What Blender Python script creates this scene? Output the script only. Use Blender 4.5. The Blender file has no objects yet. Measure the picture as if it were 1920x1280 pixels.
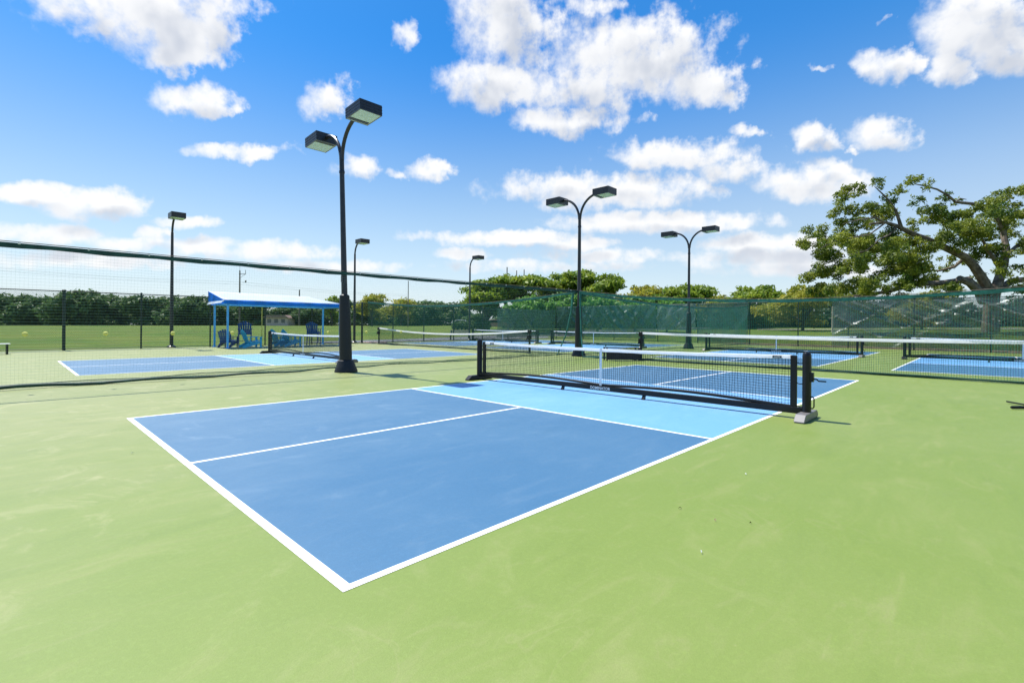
import bpy, bmesh, math, random
import numpy as np
from mathutils import Vector, Matrix
random.seed(7)
RNG = np.random.default_rng(11)
scene = bpy.context.scene
COL = scene.collection
rad = math.radians

# ------------------------------------------------------------------ camera
CAM = Vector((-1.147, -2.236, 1.304)); YAW = 0.7689; ROLL = 0.0077
FPX = 920.2
FWD = Vector((math.cos(YAW), math.sin(YAW), 0)); RGT = Vector((math.sin(YAW), -math.cos(YAW), 0)); UPV = Vector((0, 0, 1))
R2 = RGT * math.cos(ROLL) + UPV * math.sin(ROLL)
U2 = -RGT * math.sin(ROLL) + UPV * math.cos(ROLL)
cam = bpy.data.cameras.new('camera'); cam_o = bpy.data.objects.new('camera', cam); COL.objects.link(cam_o)
cam.sensor_width = 36; cam.lens = FPX / 1920 * 36; cam.shift_y = -(640 - 608.3) / 1920
cam.clip_start = 0.05; cam.clip_end = 6000
Mx = Matrix((R2, U2, -FWD)).transposed().to_4x4(); Mx.translation = CAM
cam_o.matrix_world = Mx
scene.camera = cam_o

# ------------------------------------------------------------------ light and sky
SUN_EL = rad(63); SUN_H = Vector((-0.13, 0.991, 0)).normalized()
SUN_DIR = SUN_H * math.cos(SUN_EL) + UPV * math.sin(SUN_EL)      # towards the sun
sl = bpy.data.lights.new('sun', 'SUN'); sl.energy = 4.6; sl.angle = rad(0.5); sl.color = (1.0, 0.96, 0.9)
so = bpy.data.objects.new('sun', sl); COL.objects.link(so)
so.rotation_mode = 'QUATERNION'; so.rotation_quaternion = (-SUN_DIR).to_track_quat('-Z', 'Y')
scene.view_settings.view_transform = 'Standard'; scene.view_settings.look = 'None'
scene.view_settings.exposure = 0.62; scene.view_settings.gamma = 1.0

# clouds: azimuth, elevation, half width, half height (degrees), slope, strength
CLOUDS = [(79.89, 27.51, 7.8, 2.46, -0.297, 1), (77.99, 26.03, 4.8, 2.41, -0.271, 1), (79.37, 23.71, 2.28, 1.28, -0.268, 0.9), (83.41, 26.85, 5.6, 1.38, -0.334, 0.8), (76.86, 20.79, 3.43, 1.55, -0.221, 1), (75.43, 20.32, 2.18, 0.84, -0.206, 0.9), (64.78, 23.0, 2.61, 2.07, -0.143, 0.8), (56.68, 29.83, 1.78, 1.46, -0.103, 0.7), (72.93, 16.81, 4.77, 0.75, -0.159, 0.8), (61.39, 16.86, 2.61, 1.2, -0.094, 0.9), (53.45, 17.0, 2.42, 1.12, -0.053, 1), (57.33, 16.53, 1.65, 0.67, -0.072, 0.6), (88.48, 10.53, 2.38, 0.86, -0.186, 1), (84.22, 10.37, 2.91, 1.2, -0.159, 1), (87.65, 7.25, 3.44, 0.89, -0.129, 0.9), (80.33, 8.23, 1.13, 0.64, -0.113, 0.9), (81.75, 7.2, 2.73, 0.68, -0.105, 0.8), (76.1, 7.55, 3.36, 0.93, -0.09, 0.8), (70.67, 7.35, 6.46, 0.99, -0.071, 0.75), (77.44, 9.71, 2.6, 0.61, -0.118, 0.6), (85.44, 5.36, 8.13, 0.93, -0.09, 0.55), (64.38, 6.15, 8.72, 0.81, -0.046, 0.5), (44.64, 31.7, 5.46, 4.51, -0.01, 1), (46.45, 25.94, 4.65, 2.26, -0.023, 1), (30.6, 27.9, 8.3, 3.8, 0.086, 1), (29.1, 30.02, 5.51, 1.81, 0.109, 0.9), (36.57, 28.7, 3.0, 1.6, 0.05, 0.6), (23.42, 24.88, 4.09, 1.82, 0.136, 1), (21.15, 23.26, 2.22, 1.16, 0.146, 0.9), (36.22, 25.56, 7.9, 2.26, 0.046, 0.95), (38.03, 22.28, 6.13, 1.48, 0.03, 1), (35.08, 32.85, 4.25, 0.96, 0.066, 0.7), (28.45, 22.12, 1.27, 0.72, 0.091, 0.5), (25.57, 18.2, 7.0, 1.4, 0.089, .95), (19.9, 16.23, 3.73, 1.26, 0.112, 0.9), (34.01, 15.0, 11.2, 1.75, 0.035, 1.0), (24.44, 14.95, 3.2, 1.1, 0.081, .8), (21.45, 14.31, 1.49, 0.86, 0.092, 0.8), (28.08, 11.3, 10.2, 1.15, 0.046, .95), (44.75, 9.94, 9.26, 0.91, -0.009, 0.9), (36.09, 9.37, 4.57, 0.78, 0.015, 0.8), (49.83, 8.1, 3.08, 0.79, -0.022, 0.7), (13.05, 14.15, 4.35, 1.61, 0.133, 1), (10.96, 15.03, 1.75, 0.97, 0.155, 0.8), (12.63, 18.21, 2.04, 1.25, 0.173, 1), (6.71, 17.36, 2.36, 1.35, 0.208, 1), (9.05, 16.57, 0.67, 0.42, 0.183, 0.7), (19.0, 19.6, 1.43, 0.7, 0.14, 0.8), (0.64, 24.23, 3.95, 2.49, 0.343, 1), (-0.97, 22.17, 2.34, 1.7, 0.34, 1), (1.96, 21.83, 1.54, 1.28, 0.303, 0.9), (6.63, 23.0, 2.16, 1.43, 0.267, 0.95), (11.78, 24.27, 1.87, 0.39, 0.229, 0.5), (6.97, 26.64, 0.71, 0.4, 0.295, 0.6), (16.56, 8.45, 6.36, 0.97, 0.066, 0.85), (16.07, 6.95, 8.73, 1.41, 0.054, 0.6), (32.45, 7.87, 11.8, 0.84, 0.019, 0.4), (41.62, 6.73, 12.24, 0.86, -0.003, 0.35), (13.69, 5.49, 9.27, 0.75, 0.045, 0.4),
          (-30, 22, 14, 4, .1, 1), (-55, 12, 16, 3, 0, .9), (-90, 30, 14, 5, 0, 1), (130, 18, 16, 4, 0, .9), (165, 10, 14, 2, 0, .9), (115, 9, 10, 1.5, 0, .8)]

class NT:
    """small helper round a node tree"""
    def __init__(s, nt): s.nt = nt
    def n(s, t, **kw):
        nd = s.nt.nodes.new(t)
        for k, v in kw.items(): setattr(nd, k, v)
        return nd
    def l(s, a, b): s.nt.links.new(a, b)
    def put(s, sock, v):
        if hasattr(v, 'is_output'): s.l(v, sock)
        else: sock.default_value = v
    def m(s, op, *a, clamp=False):
        nd = s.n('ShaderNodeMath', operation=op); nd.use_clamp = clamp
        for i, v in enumerate(a): s.put(nd.inputs[i], v)
        return nd.outputs[0]
    def vm(s, op, *a):
        nd = s.n('ShaderNodeVectorMath', operation=op)
        for i, v in enumerate(a): s.put(nd.inputs[i], v)
        return nd.outputs['Value'] if op in ('LENGTH', 'DOT_PRODUCT') else nd.outputs[0]
    def mix(s, f, a, b, blend='MIX'):
        nd = s.n('ShaderNodeMix', data_type='RGBA', blend_type=blend)
        s.put(nd.inputs['Factor'], f); s.put(nd.inputs[6], a); s.put(nd.inputs[7], b)
        return nd.outputs[2]
    def noise(s, vec, scale, detail=4, rough=.55, dist=0.0, col=False, dim='3D'):
        nd = s.n('ShaderNodeTexNoise', noise_dimensions=dim); s.put(nd.inputs['Vector'], vec)
        nd.inputs['Scale'].default_value = scale; nd.inputs['Detail'].default_value = detail
        nd.inputs['Roughness'].default_value = rough; nd.inputs['Distortion'].default_value = dist
        return nd.outputs['Color' if col else 'Fac']
    def ramp(s, f, lo, hi, smooth=True, a=0.0, b=1.0):
        nd = s.n('ShaderNodeMapRange', interpolation_type='SMOOTHSTEP' if smooth else 'LINEAR')
        s.put(nd.inputs[0], f); nd.inputs[1].default_value = lo; nd.inputs[2].default_value = hi
        nd.inputs[3].default_value = a; nd.inputs[4].default_value = b
        return nd.outputs[0]

def build_world():
    w = bpy.data.worlds.new('World'); scene.world = w; w.use_nodes = True
    nt = w.node_tree; nt.nodes.clear(); T = NT(nt)
    def cloud_group(clouds, fine=True):
        """distance field of some of the clouds at (azimuth, elevation)"""
        g = bpy.data.node_groups.new('cloud_field', 'ShaderNodeTree'); G = NT(g)
        g.interface.new_socket('Vector', in_out='INPUT', socket_type='NodeSocketVector')
        g.interface.new_socket('Field', in_out='OUTPUT', socket_type='NodeSocketFloat')
        gi = G.n('NodeGroupInput'); go = G.n('NodeGroupOutput')
        vec = gi.outputs[0]
        n1 = G.noise(vec, .16, 5 if fine else 2, .62, 0, True, '2D')
        n2 = G.noise(vec, .55, 4, .55, 0, True, '2D') if fine else None
        o1 = G.vm('SUBTRACT', n1, (.5, .5, .5)); o2 = G.vm('SUBTRACT', n2, (.5, .5, .5)) if fine else None
        s1 = G.vm('MULTIPLY', o1, (5.0, 2.6, 0)); s2 = G.vm('MULTIPLY', o2, (2.6, 1.7, 0)) if fine else None
        el = G.n('ShaderNodeSeparateXYZ'); G.l(vec, el.inputs[0])
        k = G.ramp(el.outputs[1], 2, 22, False, .28, 1.0)
        wv = G.vm('ADD', s1, s2) if fine else s1
        sc = G.n('ShaderNodeVectorMath', operation='SCALE'); G.l(wv, sc.inputs[0]); G.l(k, sc.inputs['Scale'])
        p = G.vm('ADD', vec, sc.outputs[0])
        acc = None
        for (a, e, ra, re, slp, st) in clouds:
            d = G.vm('SUBTRACT', p, (a, e, 0))
            # shear by the slope, then scale into the unit ellipse: x/ra, (y - slope*x)/re
            dx = G.vm('DOT_PRODUCT', d, (1 / ra, 0, 0)); dy = G.vm('DOT_PRODUCT', d, (-slp / re, 1 / re, 0))
            q = G.m('MULTIPLY_ADD', dy, dy, G.m('MULTIPLY', dx, dx))
            f = G.m('MULTIPLY_ADD', q, -0.62, st if e > 12 else st * .7 + .42)
            acc = f if acc is None else G.m('SMOOTH_MAX', acc, f, .25)
        nz = G.noise(vec, .55, 6, .56, dim='2D') if fine else None
        nz2 = G.noise(vec, .25, 4, .6, dim='2D')
        f = G.m('MULTIPLY_ADD', G.m('SUBTRACT', nz, .5), 1.35, acc) if fine else acc
        f = G.m('MULTIPLY_ADD', G.m('SUBTRACT', nz2, .52), 1.3, f)
        G.l(f, go.inputs[0])
        return g
    geo = T.n('ShaderNodeTexCoord').outputs['Generated']
    nrm = T.vm('NORMALIZE', geo)
    sx = T.n('ShaderNodeSeparateXYZ'); T.l(nrm, sx.inputs[0])
    az = T.m('MULTIPLY', T.m('ARCTAN2', sx.outputs[1], sx.outputs[0]), 180 / math.pi)
    el = T.m('MULTIPLY', T.m('ARCSINE', sx.outputs[2]), 180 / math.pi)
    cv = T.n('ShaderNodeCombineXYZ'); T.l(az, cv.inputs[0]); T.l(el, cv.inputs[1])
    sky = T.n('ShaderNodeTexSky', sky_type='NISHITA'); sky.sun_disc = False
    sky.sun_elevation = SUN_EL; sky.sun_rotation = math.atan2(SUN_H.x, SUN_H.y)
    sky.air_density = 1.0; sky.dust_density = 0.6; sky.ozone_density = 2.2; sky.altitude = 0
    hs = T.n('ShaderNodeHueSaturation'); T.l(sky.outputs[0], hs.inputs['Color'])
    hs.inputs['Saturation'].default_value = 1.32; hs.inputs['Hue'].default_value = .492
    SKY_GAIN = 1.0
    skyc = T.mix(1.0, hs.outputs[0], (.98, 1.12, 1.22, 1), 'MULTIPLY')
    topk = T.ramp(el, 8, 30, True, 0, 1)
    skyc = T.mix(1.0, skyc, T.mix(topk, (1.06, 1.06, 1.06, 1), (.48, 1.02, 1.30, 1)), 'MULTIPLY')
    west = T.ramp(az, -5, 55, True, 1, 0)
    skyc = T.mix(1.0, skyc, T.mix(T.m('MULTIPLY', west, T.ramp(el, 4, 16, True, 0, 1)), (1, 1, 1, 1), (1.95, 1.32, 1.18, 1)), 'MULTIPLY')
    # pale air low down
    lowk = T.m('POWER', T.ramp(el, 0, 31, False, 1, 0), 1.9)
    skyc = T.mix(T.m('MULTIPLY', lowk, .85), skyc, (7.7, 8.6, 9.4, 1))
    def sector(clouds):
        g = cloud_group(clouds); g2 = cloud_group(clouds, False)
        def field(v, g):
            nd = T.n('ShaderNodeGroup'); nd.node_tree = g; T.l(v, nd.inputs[0]); return nd.outputs[0]
        f0 = field(cv.outputs[0], g); f1 = field(T.vm('ADD', cv.outputs[0], (.4, 1.5, 0)), g2)
        dens = T.ramp(f0, -.12, .95)
        dens = T.m('MULTIPLY', dens, T.ramp(el, .5, 5, True, .35, 1))
        thick = T.ramp(f1, .1, 1.0)
        wis = T.noise(cv.outputs[0], .2, 3, .5, dim='2D')
        shade = T.m('MULTIPLY', thick, T.ramp(wis, .3, .7, True, .25, 1))
        cc = T.mix(shade, (9.7, 9.7, 9.7, 1), (5.9, 6.3, 7.1, 1))
        cc = T.mix(T.ramp(el, 0, 12, False, .42, 0), cc, (8.0, 8.4, 9.0, 1))
        out = T.mix(T.m('MULTIPLY', dens, .97), skyc, cc)
        bg = T.n('ShaderNodeBackground'); T.l(out, bg.inputs[0]); bg.inputs[1].default_value = 0.07
        return bg.outputs[0]
    # the sky is worked out sector by sector, each with only the clouds that reach into it
    cuts = [-14, 15, 30, 46, 66, 108]
    def near(lo, hi): return [c for c in CLOUDS if c[0] + 1.9 * c[2] + 3.5 > lo and c[0] - 1.9 * c[2] - 3.5 < hi]
    rest = sector([c for c in CLOUDS if c[0] < -20 or c[0] > 110])
    cur = rest
    view = None
    for i in range(len(cuts) - 1):
        sct = sector(near(cuts[i], cuts[i + 1]))
        if view is None: view = sct
        else:
            mx = T.n('ShaderNodeMixShader'); T.l(T.m('GREATER_THAN', az, float(cuts[i])), mx.inputs[0]); T.l(view, mx.inputs[1]); T.l(sct, mx.inputs[2]); view = mx.outputs[0]
    inside = T.m('MULTIPLY', T.m('MULTIPLY', T.m('GREATER_THAN', az, float(cuts[0])), T.m('LESS_THAN', az, float(cuts[-1]))), T.m('LESS_THAN', el, 44.0))
    mx = T.n('ShaderNodeMixShader'); T.l(inside, mx.inputs[0]); T.l(rest, mx.inputs[1]); T.l(view, mx.inputs[2])
    bg = mx
    wo = T.n('ShaderNodeOutputWorld'); T.l(bg.outputs[0], wo.inputs[0])
    w.cycles.sampling_method = 'MANUAL'; w.cycles.sample_map_resolution = 512
build_world()
scene.cycles.max_bounces = 6; scene.cycles.transparent_max_bounces = 24
scene.cycles.diffuse_bounces = 3; scene.cycles.glossy_bounces = 3
scene.cycles.use_denoising = False if not hasattr(scene.cycles, 'use_denoising') else True

# ------------------------------------------------------------------ materials
MATS = {}
def mat(name, col, rough=.6, spec=.4, metal=0.0, var=.0, vscale=6.0, bump=0.0, bscale=40.0, transl=0.0, col2=None):
    if name in MATS: return MATS[name]
    m = bpy.data.materials.new(name); m.use_nodes = True; T = NT(m.node_tree)
    b = m.node_tree.nodes['Principled BSDF']; out = m.node_tree.nodes['Material Output']
    b.inputs['Roughness'].default_value = rough; b.inputs['Specular IOR Level'].default_value = spec; b.inputs['Metallic'].default_value = metal
    c = (*col, 1)
    pos = T.n('ShaderNodeTexCoord').outputs['Object']
    csock = None
    if var or col2:
        nz = T.noise(pos, vscale, 5, .6)
        a = tuple(x * (1 - var) for x in col) + (1,); d = (tuple(min(1, x * (1 + var)) for x in col) if col2 is None else col2) + (1,)
        csock = T.mix(T.ramp(nz, .32, .68), a if col2 is None else c, d)
        T.l(csock, b.inputs['Base Color'])
    else: b.inputs['Base Color'].default_value = c
    if bump:
        bn = T.n('ShaderNodeBump'); bn.inputs['Strength'].default_value = bump; bn.inputs['Distance'].default_value = .01
        T.l(T.noise(pos, bscale, 4, .6), bn.inputs['Height']); T.l(bn.outputs[0], b.inputs['Normal'])
    if transl:
        tr = T.n('ShaderNodeBsdfTranslucent')
        if csock: T.l(csock, tr.inputs[0])
        else: tr.inputs[0].default_value = c
        mx = T.n('ShaderNodeMixShader'); mx.inputs[0].default_value = transl
        T.l(b.outputs[0], mx.inputs[1]); T.l(tr.outputs[0], mx.inputs[2]); T.l(mx.outputs[0], out.inputs[0])
    MATS[name] = m; return m

def court_mat(name, col, pale, dust_sheen, rough=.5, wear_sheen=1.0):
    """acrylic sport paint: squeegee sweeps, dust, rubbed patches, fine sand grain; sun sheen painted in on the left"""
    if name in MATS: return MATS[name]
    m = bpy.data.materials.new(name); m.use_nodes = True; T = NT(m.node_tree)
    b = m.node_tree.nodes['Principled BSDF']
    pos = T.n('ShaderNodeTexCoord').outputs['Object']
    mp = T.n('ShaderNodeMapping'); T.l(pos, mp.inputs[0]); mp.inputs['Scale'].default_value = (.9, 3.2, 1); mp.inputs['Rotation'].default_value = (0, 0, rad(-38))
    mp2 = T.n('ShaderNodeMapping'); T.l(pos, mp2.inputs[0]); mp2.inputs['Scale'].default_value = (2.2, 7.5, 1); mp2.inputs['Rotation'].default_value = (0, 0, rad(-52))
    big = T.noise(pos, .22, 5, .6, .6)
    sweep = T.noise(mp.outputs[0], .9, 7, .65, 1.4)
    sw2 = T.noise(mp2.outputs[0], .8, 6, .6, 1.0)
    fine = T.noise(pos, 110, 4, .75)
    grit = T.noise(pos, 34, 5, .7)
    c = T.mix(T.ramp(big, .32, .7), (*col, 1), (*pale, 1))
    c = T.mix(T.m('MULTIPLY', T.ramp(sweep, .5, .78), .26 * wear_sheen), c, (*dust_sheen, 1))
    c = T.mix(T.m('MULTIPLY', T.ramp(sw2, .58, .76), .2 * wear_sheen), c, (*dust_sheen, 1))
    c = T.mix(T.m('MULTIPLY', T.ramp(sweep, .45, .25), .3 * wear_sheen), c, tuple(x * .82 for x in col) + (1,))
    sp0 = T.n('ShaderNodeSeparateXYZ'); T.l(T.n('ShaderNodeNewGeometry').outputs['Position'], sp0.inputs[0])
    left_sheen = T.m('ADD', T.m('MULTIPLY', sp0.outputs[1], .9), T.m('MULTIPLY', sp0.outputs[0], -.55))
    left_sheen = T.m('ADD', left_sheen, T.m('MULTIPLY', T.m('SUBTRACT', big, .5), 9))
    c = T.mix(T.m('MULTIPLY', T.ramp(left_sheen, -1, 8), .42 * wear_sheen), c, (*dust_sheen, 1))  # sun sheen over the left side, mixed into the paint as a paler colour
    sw3 = T.noise(pos, 1.1, 7, .68, 2.6)
    side = T.ramp(left_sheen, -3, 6, True, .10, 1)
    c = T.mix(T.m('MULTIPLY', T.m('MULTIPLY', T.ramp(sw3, .52, .70), side), .42 * wear_sheen), c, tuple(min(1, x * 1.3 + .03) for x in dust_sheen) + (1,))
    c = T.mix(T.m('MULTIPLY', T.m('MULTIPLY', T.ramp(sw3, .46, .30), side), .45 * wear_sheen), c, tuple(x * .92 for x in col) + (1,))
    # thin curved scuffs
    ring = T.noise(pos, .8, 3, .5, 2.2)
    line = T.m('ABSOLUTE', T.m('SUBTRACT', ring, .55))
    msk = T.ramp(T.noise(pos, .5, 2, .5), .52, .66)
    c = T.mix(T.m('MULTIPLY', T.m('MULTIPLY', T.ramp(line, .012, .0), msk), .13 * wear_sheen), c, (*dust_sheen, 1))
    sp = T.n('ShaderNodeTexVoronoi'); T.l(pos, sp.inputs['Vector']); sp.inputs['Scale'].default_value = 3.1
    spot = T.m('MULTIPLY', T.ramp(sp.outputs['Distance'], .035, .012), T.ramp(T.noise(pos, 1.3, 2), .5, .6))
    c = T.mix(T.m('MULTIPLY', spot, .35 * wear_sheen), c, (*dust_sheen, 1))
    vb = T.n('ShaderNodeTexVoronoi'); T.l(pos, vb.inputs['Vector']); vb.inputs['Scale'].default_value = 1.7
    mark = T.m('MULTIPLY', T.ramp(vb.outputs['Distance'], .06, .02), T.ramp(T.noise(pos, .9, 2), .54, .6))
    c = T.mix(T.m('MULTIPLY', mark, .32), c, tuple(x * .55 for x in col) + (1,))
    smg = T.n('ShaderNodeMapping'); T.l(pos, smg.inputs[0]); smg.inputs['Scale'].default_value = (1.0, 5.5, 1); smg.inputs['Rotation'].default_value = (0, 0, rad(25))
    vs = T.n('ShaderNodeTexVoronoi'); T.l(smg.outputs[0], vs.inputs['Vector']); vs.inputs['Scale'].default_value = .9
    sm = T.m('MULTIPLY', T.ramp(vs.outputs['Distance'], .16, .03), T.ramp(T.noise(pos, .6, 3), .53, .62))
    c = T.mix(T.m('MULTIPLY', sm, .22), c, tuple(x * .68 for x in col) + (1,))
    c = T.mix(T.ramp(fine, .25, .75, True, 0, .28), c, tuple(x * .62 for x in col) + (1,))
    c = T.mix(T.ramp(grit, .45, .75, True, 0, .30), c, tuple(min(1, x * 1.25 + .02) for x in col) + (1,))
    T.l(c, b.inputs['Base Color'])
    b.inputs['Roughness'].default_value = rough; b.inputs['Specular IOR Level'].default_value = .42
    T.l(T.ramp(sweep, .2, .8, False, rough - .08, rough + .12), b.inputs['Roughness'])
    bn = T.n('ShaderNodeBump'); bn.inputs['Strength'].default_value = .35; bn.inputs['Distance'].default_value = .004
    T.l(fine, bn.inputs['Height']); T.l(bn.outputs[0], b.inputs['Normal'])
    MATS[name] = m; return m

def screen_mat(name, col, opacity, cscale=1.0):
    """open woven windscreen cloth: threads finer than a pixel, so a constant share of light passes"""
    if name in MATS: return MATS[name]
    m = bpy.data.materials.new(name); m.use_nodes = True; T = NT(m.node_tree); nt = m.node_tree
    nt.nodes.clear()
    d = T.n('ShaderNodeBsdfDiffuse'); d.inputs[0].default_value = (*col, 1)
    tl = T.n('ShaderNodeBsdfTranslucent'); tl.inputs[0].default_value = (*col, 1)
    gl = T.n('ShaderNodeBsdfGlossy'); gl.inputs[0].default_value = (.8, .85, .85, 1); gl.inputs[1].default_value = .38
    tp = T.n('ShaderNodeBsdfTransparent')
    a = T.n('ShaderNodeMixShader'); a.inputs[0].default_value = .4; T.l(d.outputs[0], a.inputs[1]); T.l(tl.outputs[0], a.inputs[2])
    g = T.n('ShaderNodeMixShader'); g.inputs[0].default_value = .09; T.l(a.outputs[0], g.inputs[1]); T.l(gl.outputs[0], g.inputs[2])
    pos = T.n('ShaderNodeTexCoord').outputs['Object']
    x = T.n('ShaderNodeMixShader')
    T.l(T.ramp(T.noise(pos, 1.1, 4, .6), .3, .7, True, opacity - .1, opacity + .1), x.inputs[0])
    T.l(tp.outputs[0], x.inputs[1]); T.l(g.outputs[0], x.inputs[2])
    o = T.n('ShaderNodeOutputMaterial'); T.l(x.outputs[0], o.inputs[0])
    MATS[name] = m; return m

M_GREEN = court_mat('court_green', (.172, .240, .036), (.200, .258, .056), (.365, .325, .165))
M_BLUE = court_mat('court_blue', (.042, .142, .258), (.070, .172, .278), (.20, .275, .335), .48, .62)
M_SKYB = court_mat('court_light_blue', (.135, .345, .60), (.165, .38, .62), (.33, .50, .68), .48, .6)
M_LINE = mat('line_white', (.86, .86, .84), .55, .3, var=.10, vscale=5.0, bump=.2, bscale=60)
M_BLACK = mat('black_metal', (.007, .007, .008), .34, .32, var=.2, vscale=9)
M_POLE = mat('lamp_bronze', (.022, .022, .026), .36, .5, var=.25, vscale=3)
M_PAD = mat('pad_vinyl', (.012, .014, .016), .5, .4, bump=.3, bscale=14)
M_FOOT = mat('foot_grey', (.15, .14, .137), .42, .5, var=.15)
M_TAPE = mat('tape_white', (.84, .84, .84), .6, .25, var=.04, vscale=8, bump=.2, bscale=30, transl=.4)
M_CORD = mat('net_cord_black', (.016, .018, .022), .7, .2)
M_DIVLIT = mat('divider_cord_sunlit', (.42, .62, .52), .65, .3)  # sunlit tops of the level cords, painted in as pale green
M_DIVT = mat('divider_cord_teal', (.03, .24, .17), .6, .3)
M_DIVV = mat('divider_cord_dark', (.05, .14, .10), .65, .3)
M_HEM = mat('divider_hem_green', (.016, .06, .048), .6, .3, var=.3, vscale=4, bump=.3, bscale=12)
M_HEMT = mat('divider_hem_teal', (.03, .15, .115), .6, .3, var=.3, vscale=4, bump=.3, bscale=12)
M_WHITE = mat('white_plastic', (.8, .8, .78), .5, .4)
M_FENCE = mat('fence_green_black', (.014, .03, .026), .5, .4)
M_WIRE = mat('fence_wire', (.03, .045, .04), .5, .4)
M_CANVAS = mat('canvas_blue', (.035, .42, .95), .55, .3, var=.1, vscale=3, bump=.25, bscale=3, transl=.75)
M_CANTOP = mat('canvas_top_glare', (.78, .84, .90), .5, .35, var=.05, vscale=2, bump=.2, bscale=3, transl=.45)  # blue cloth whitened by sun glare, the glare painted into its colour
M_BPOST = mat('post_blue', (.06, .42, .90), .4, .5, var=.1)
M_TEAL = mat('chair_teal', (.02, .42, .68), .45, .4, var=.12, vscale=8)
M_NAVY = mat('chair_navy', (.014, .07, .26), .45, .4, var=.15, vscale=8)
M_BALL = mat('ball_yellow', (.72, .70, .20), .85, .1, bump=.5, bscale=200)
M_GLASS = mat('lamp_glass', (.60, .70, .68), .2, .6, var=.06, vscale=6)
M_REFL = mat('lamp_reflector', (.75, .78, .78), .3, .6)
M_BARK = mat('bark_grey', (.17, .14, .11), .9, .1, var=.45, vscale=2.2, bump=.8, bscale=5)
M_BARKD = mat('bark_dark', (.10, .08, .06), .9, .1, var=.4, vscale=2.2, bump=.8, bscale=5)
M_WOOD = mat('weathered_wood', (.20, .16, .13), .8, .2, var=.3, vscale=3)
M_BENCHB = mat('bench_dark', (.022, .014, .02), .45, .4, var=.3)
M_GREYP = mat('asphalt_path', (.17, .18, .18), .85, .2, var=.2, vscale=1.5)
M_CONC = mat('concrete_path', (.55, .49, .40), .85, .2, var=.12, vscale=1)
M_BRICKP = mat('pink_paving', (.46, .31, .26), .8, .2, var=.25, vscale=5)
M_YEL = mat('pole_yellow', (.62, .60, .12), .5, .3)
def leafm(name, a, b, tr=.35): return mat(name, a, .5, .35, vscale=.55, transl=tr, col2=b)
M_LEAF_BIG = leafm('leaves_big_tree', (.07, .135, .02), (.29, .32, .035), .45)
M_LEAF_MID = leafm('leaves_almond', (.12, .22, .025), (.31, .38, .04), .45)
M_LEAF_YEL = leafm('leaves_yellow', (.24, .29, .035), (.44, .40, .05), .45)
M_LEAF_DK = leafm('leaves_dark', (.075, .15, .045), (.13, .21, .06), .35)
M_LEAF_SH = leafm('leaves_shrub', (.025, .06, .018), (.06, .11, .03), .25)
M_LEAF_BRI = leafm('leaves_bright', (.10, .25, .04), (.18, .36, .06), .45)

# ------------------------------------------------------------------ helpers
def at(px, py, depth):
    """world point seen at photo pixel (px,py) at this distance along the view axis"""
    d = FWD + R2 * ((px - 960) / FPX) - U2 * ((py - 608.3) / FPX)
    return CAM + d * depth
def sstep(a, b, x):
    t = max(0, min(1, (x - a) / (b - a))); return t * t * (3 - 2 * t)
def terrain_z(x, y):
    dx, dy = x - CAM.x, y - CAM.y
    ox = max(-12 - x, x - 36.6, 0); oy = max(-16 - y, y - 28.2, 0)
    out = math.hypot(ox, oy); w = sstep(0, 8, out)
    lat = dx * RGT.x + dy * RGT.y; dep = math.hypot(dx, dy)
    rise = .62 * sstep(40, 66, dep) + .45 * sstep(66, 140, dep)
    return -0.03 + w * (0.0077 * lat + rise)

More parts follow.
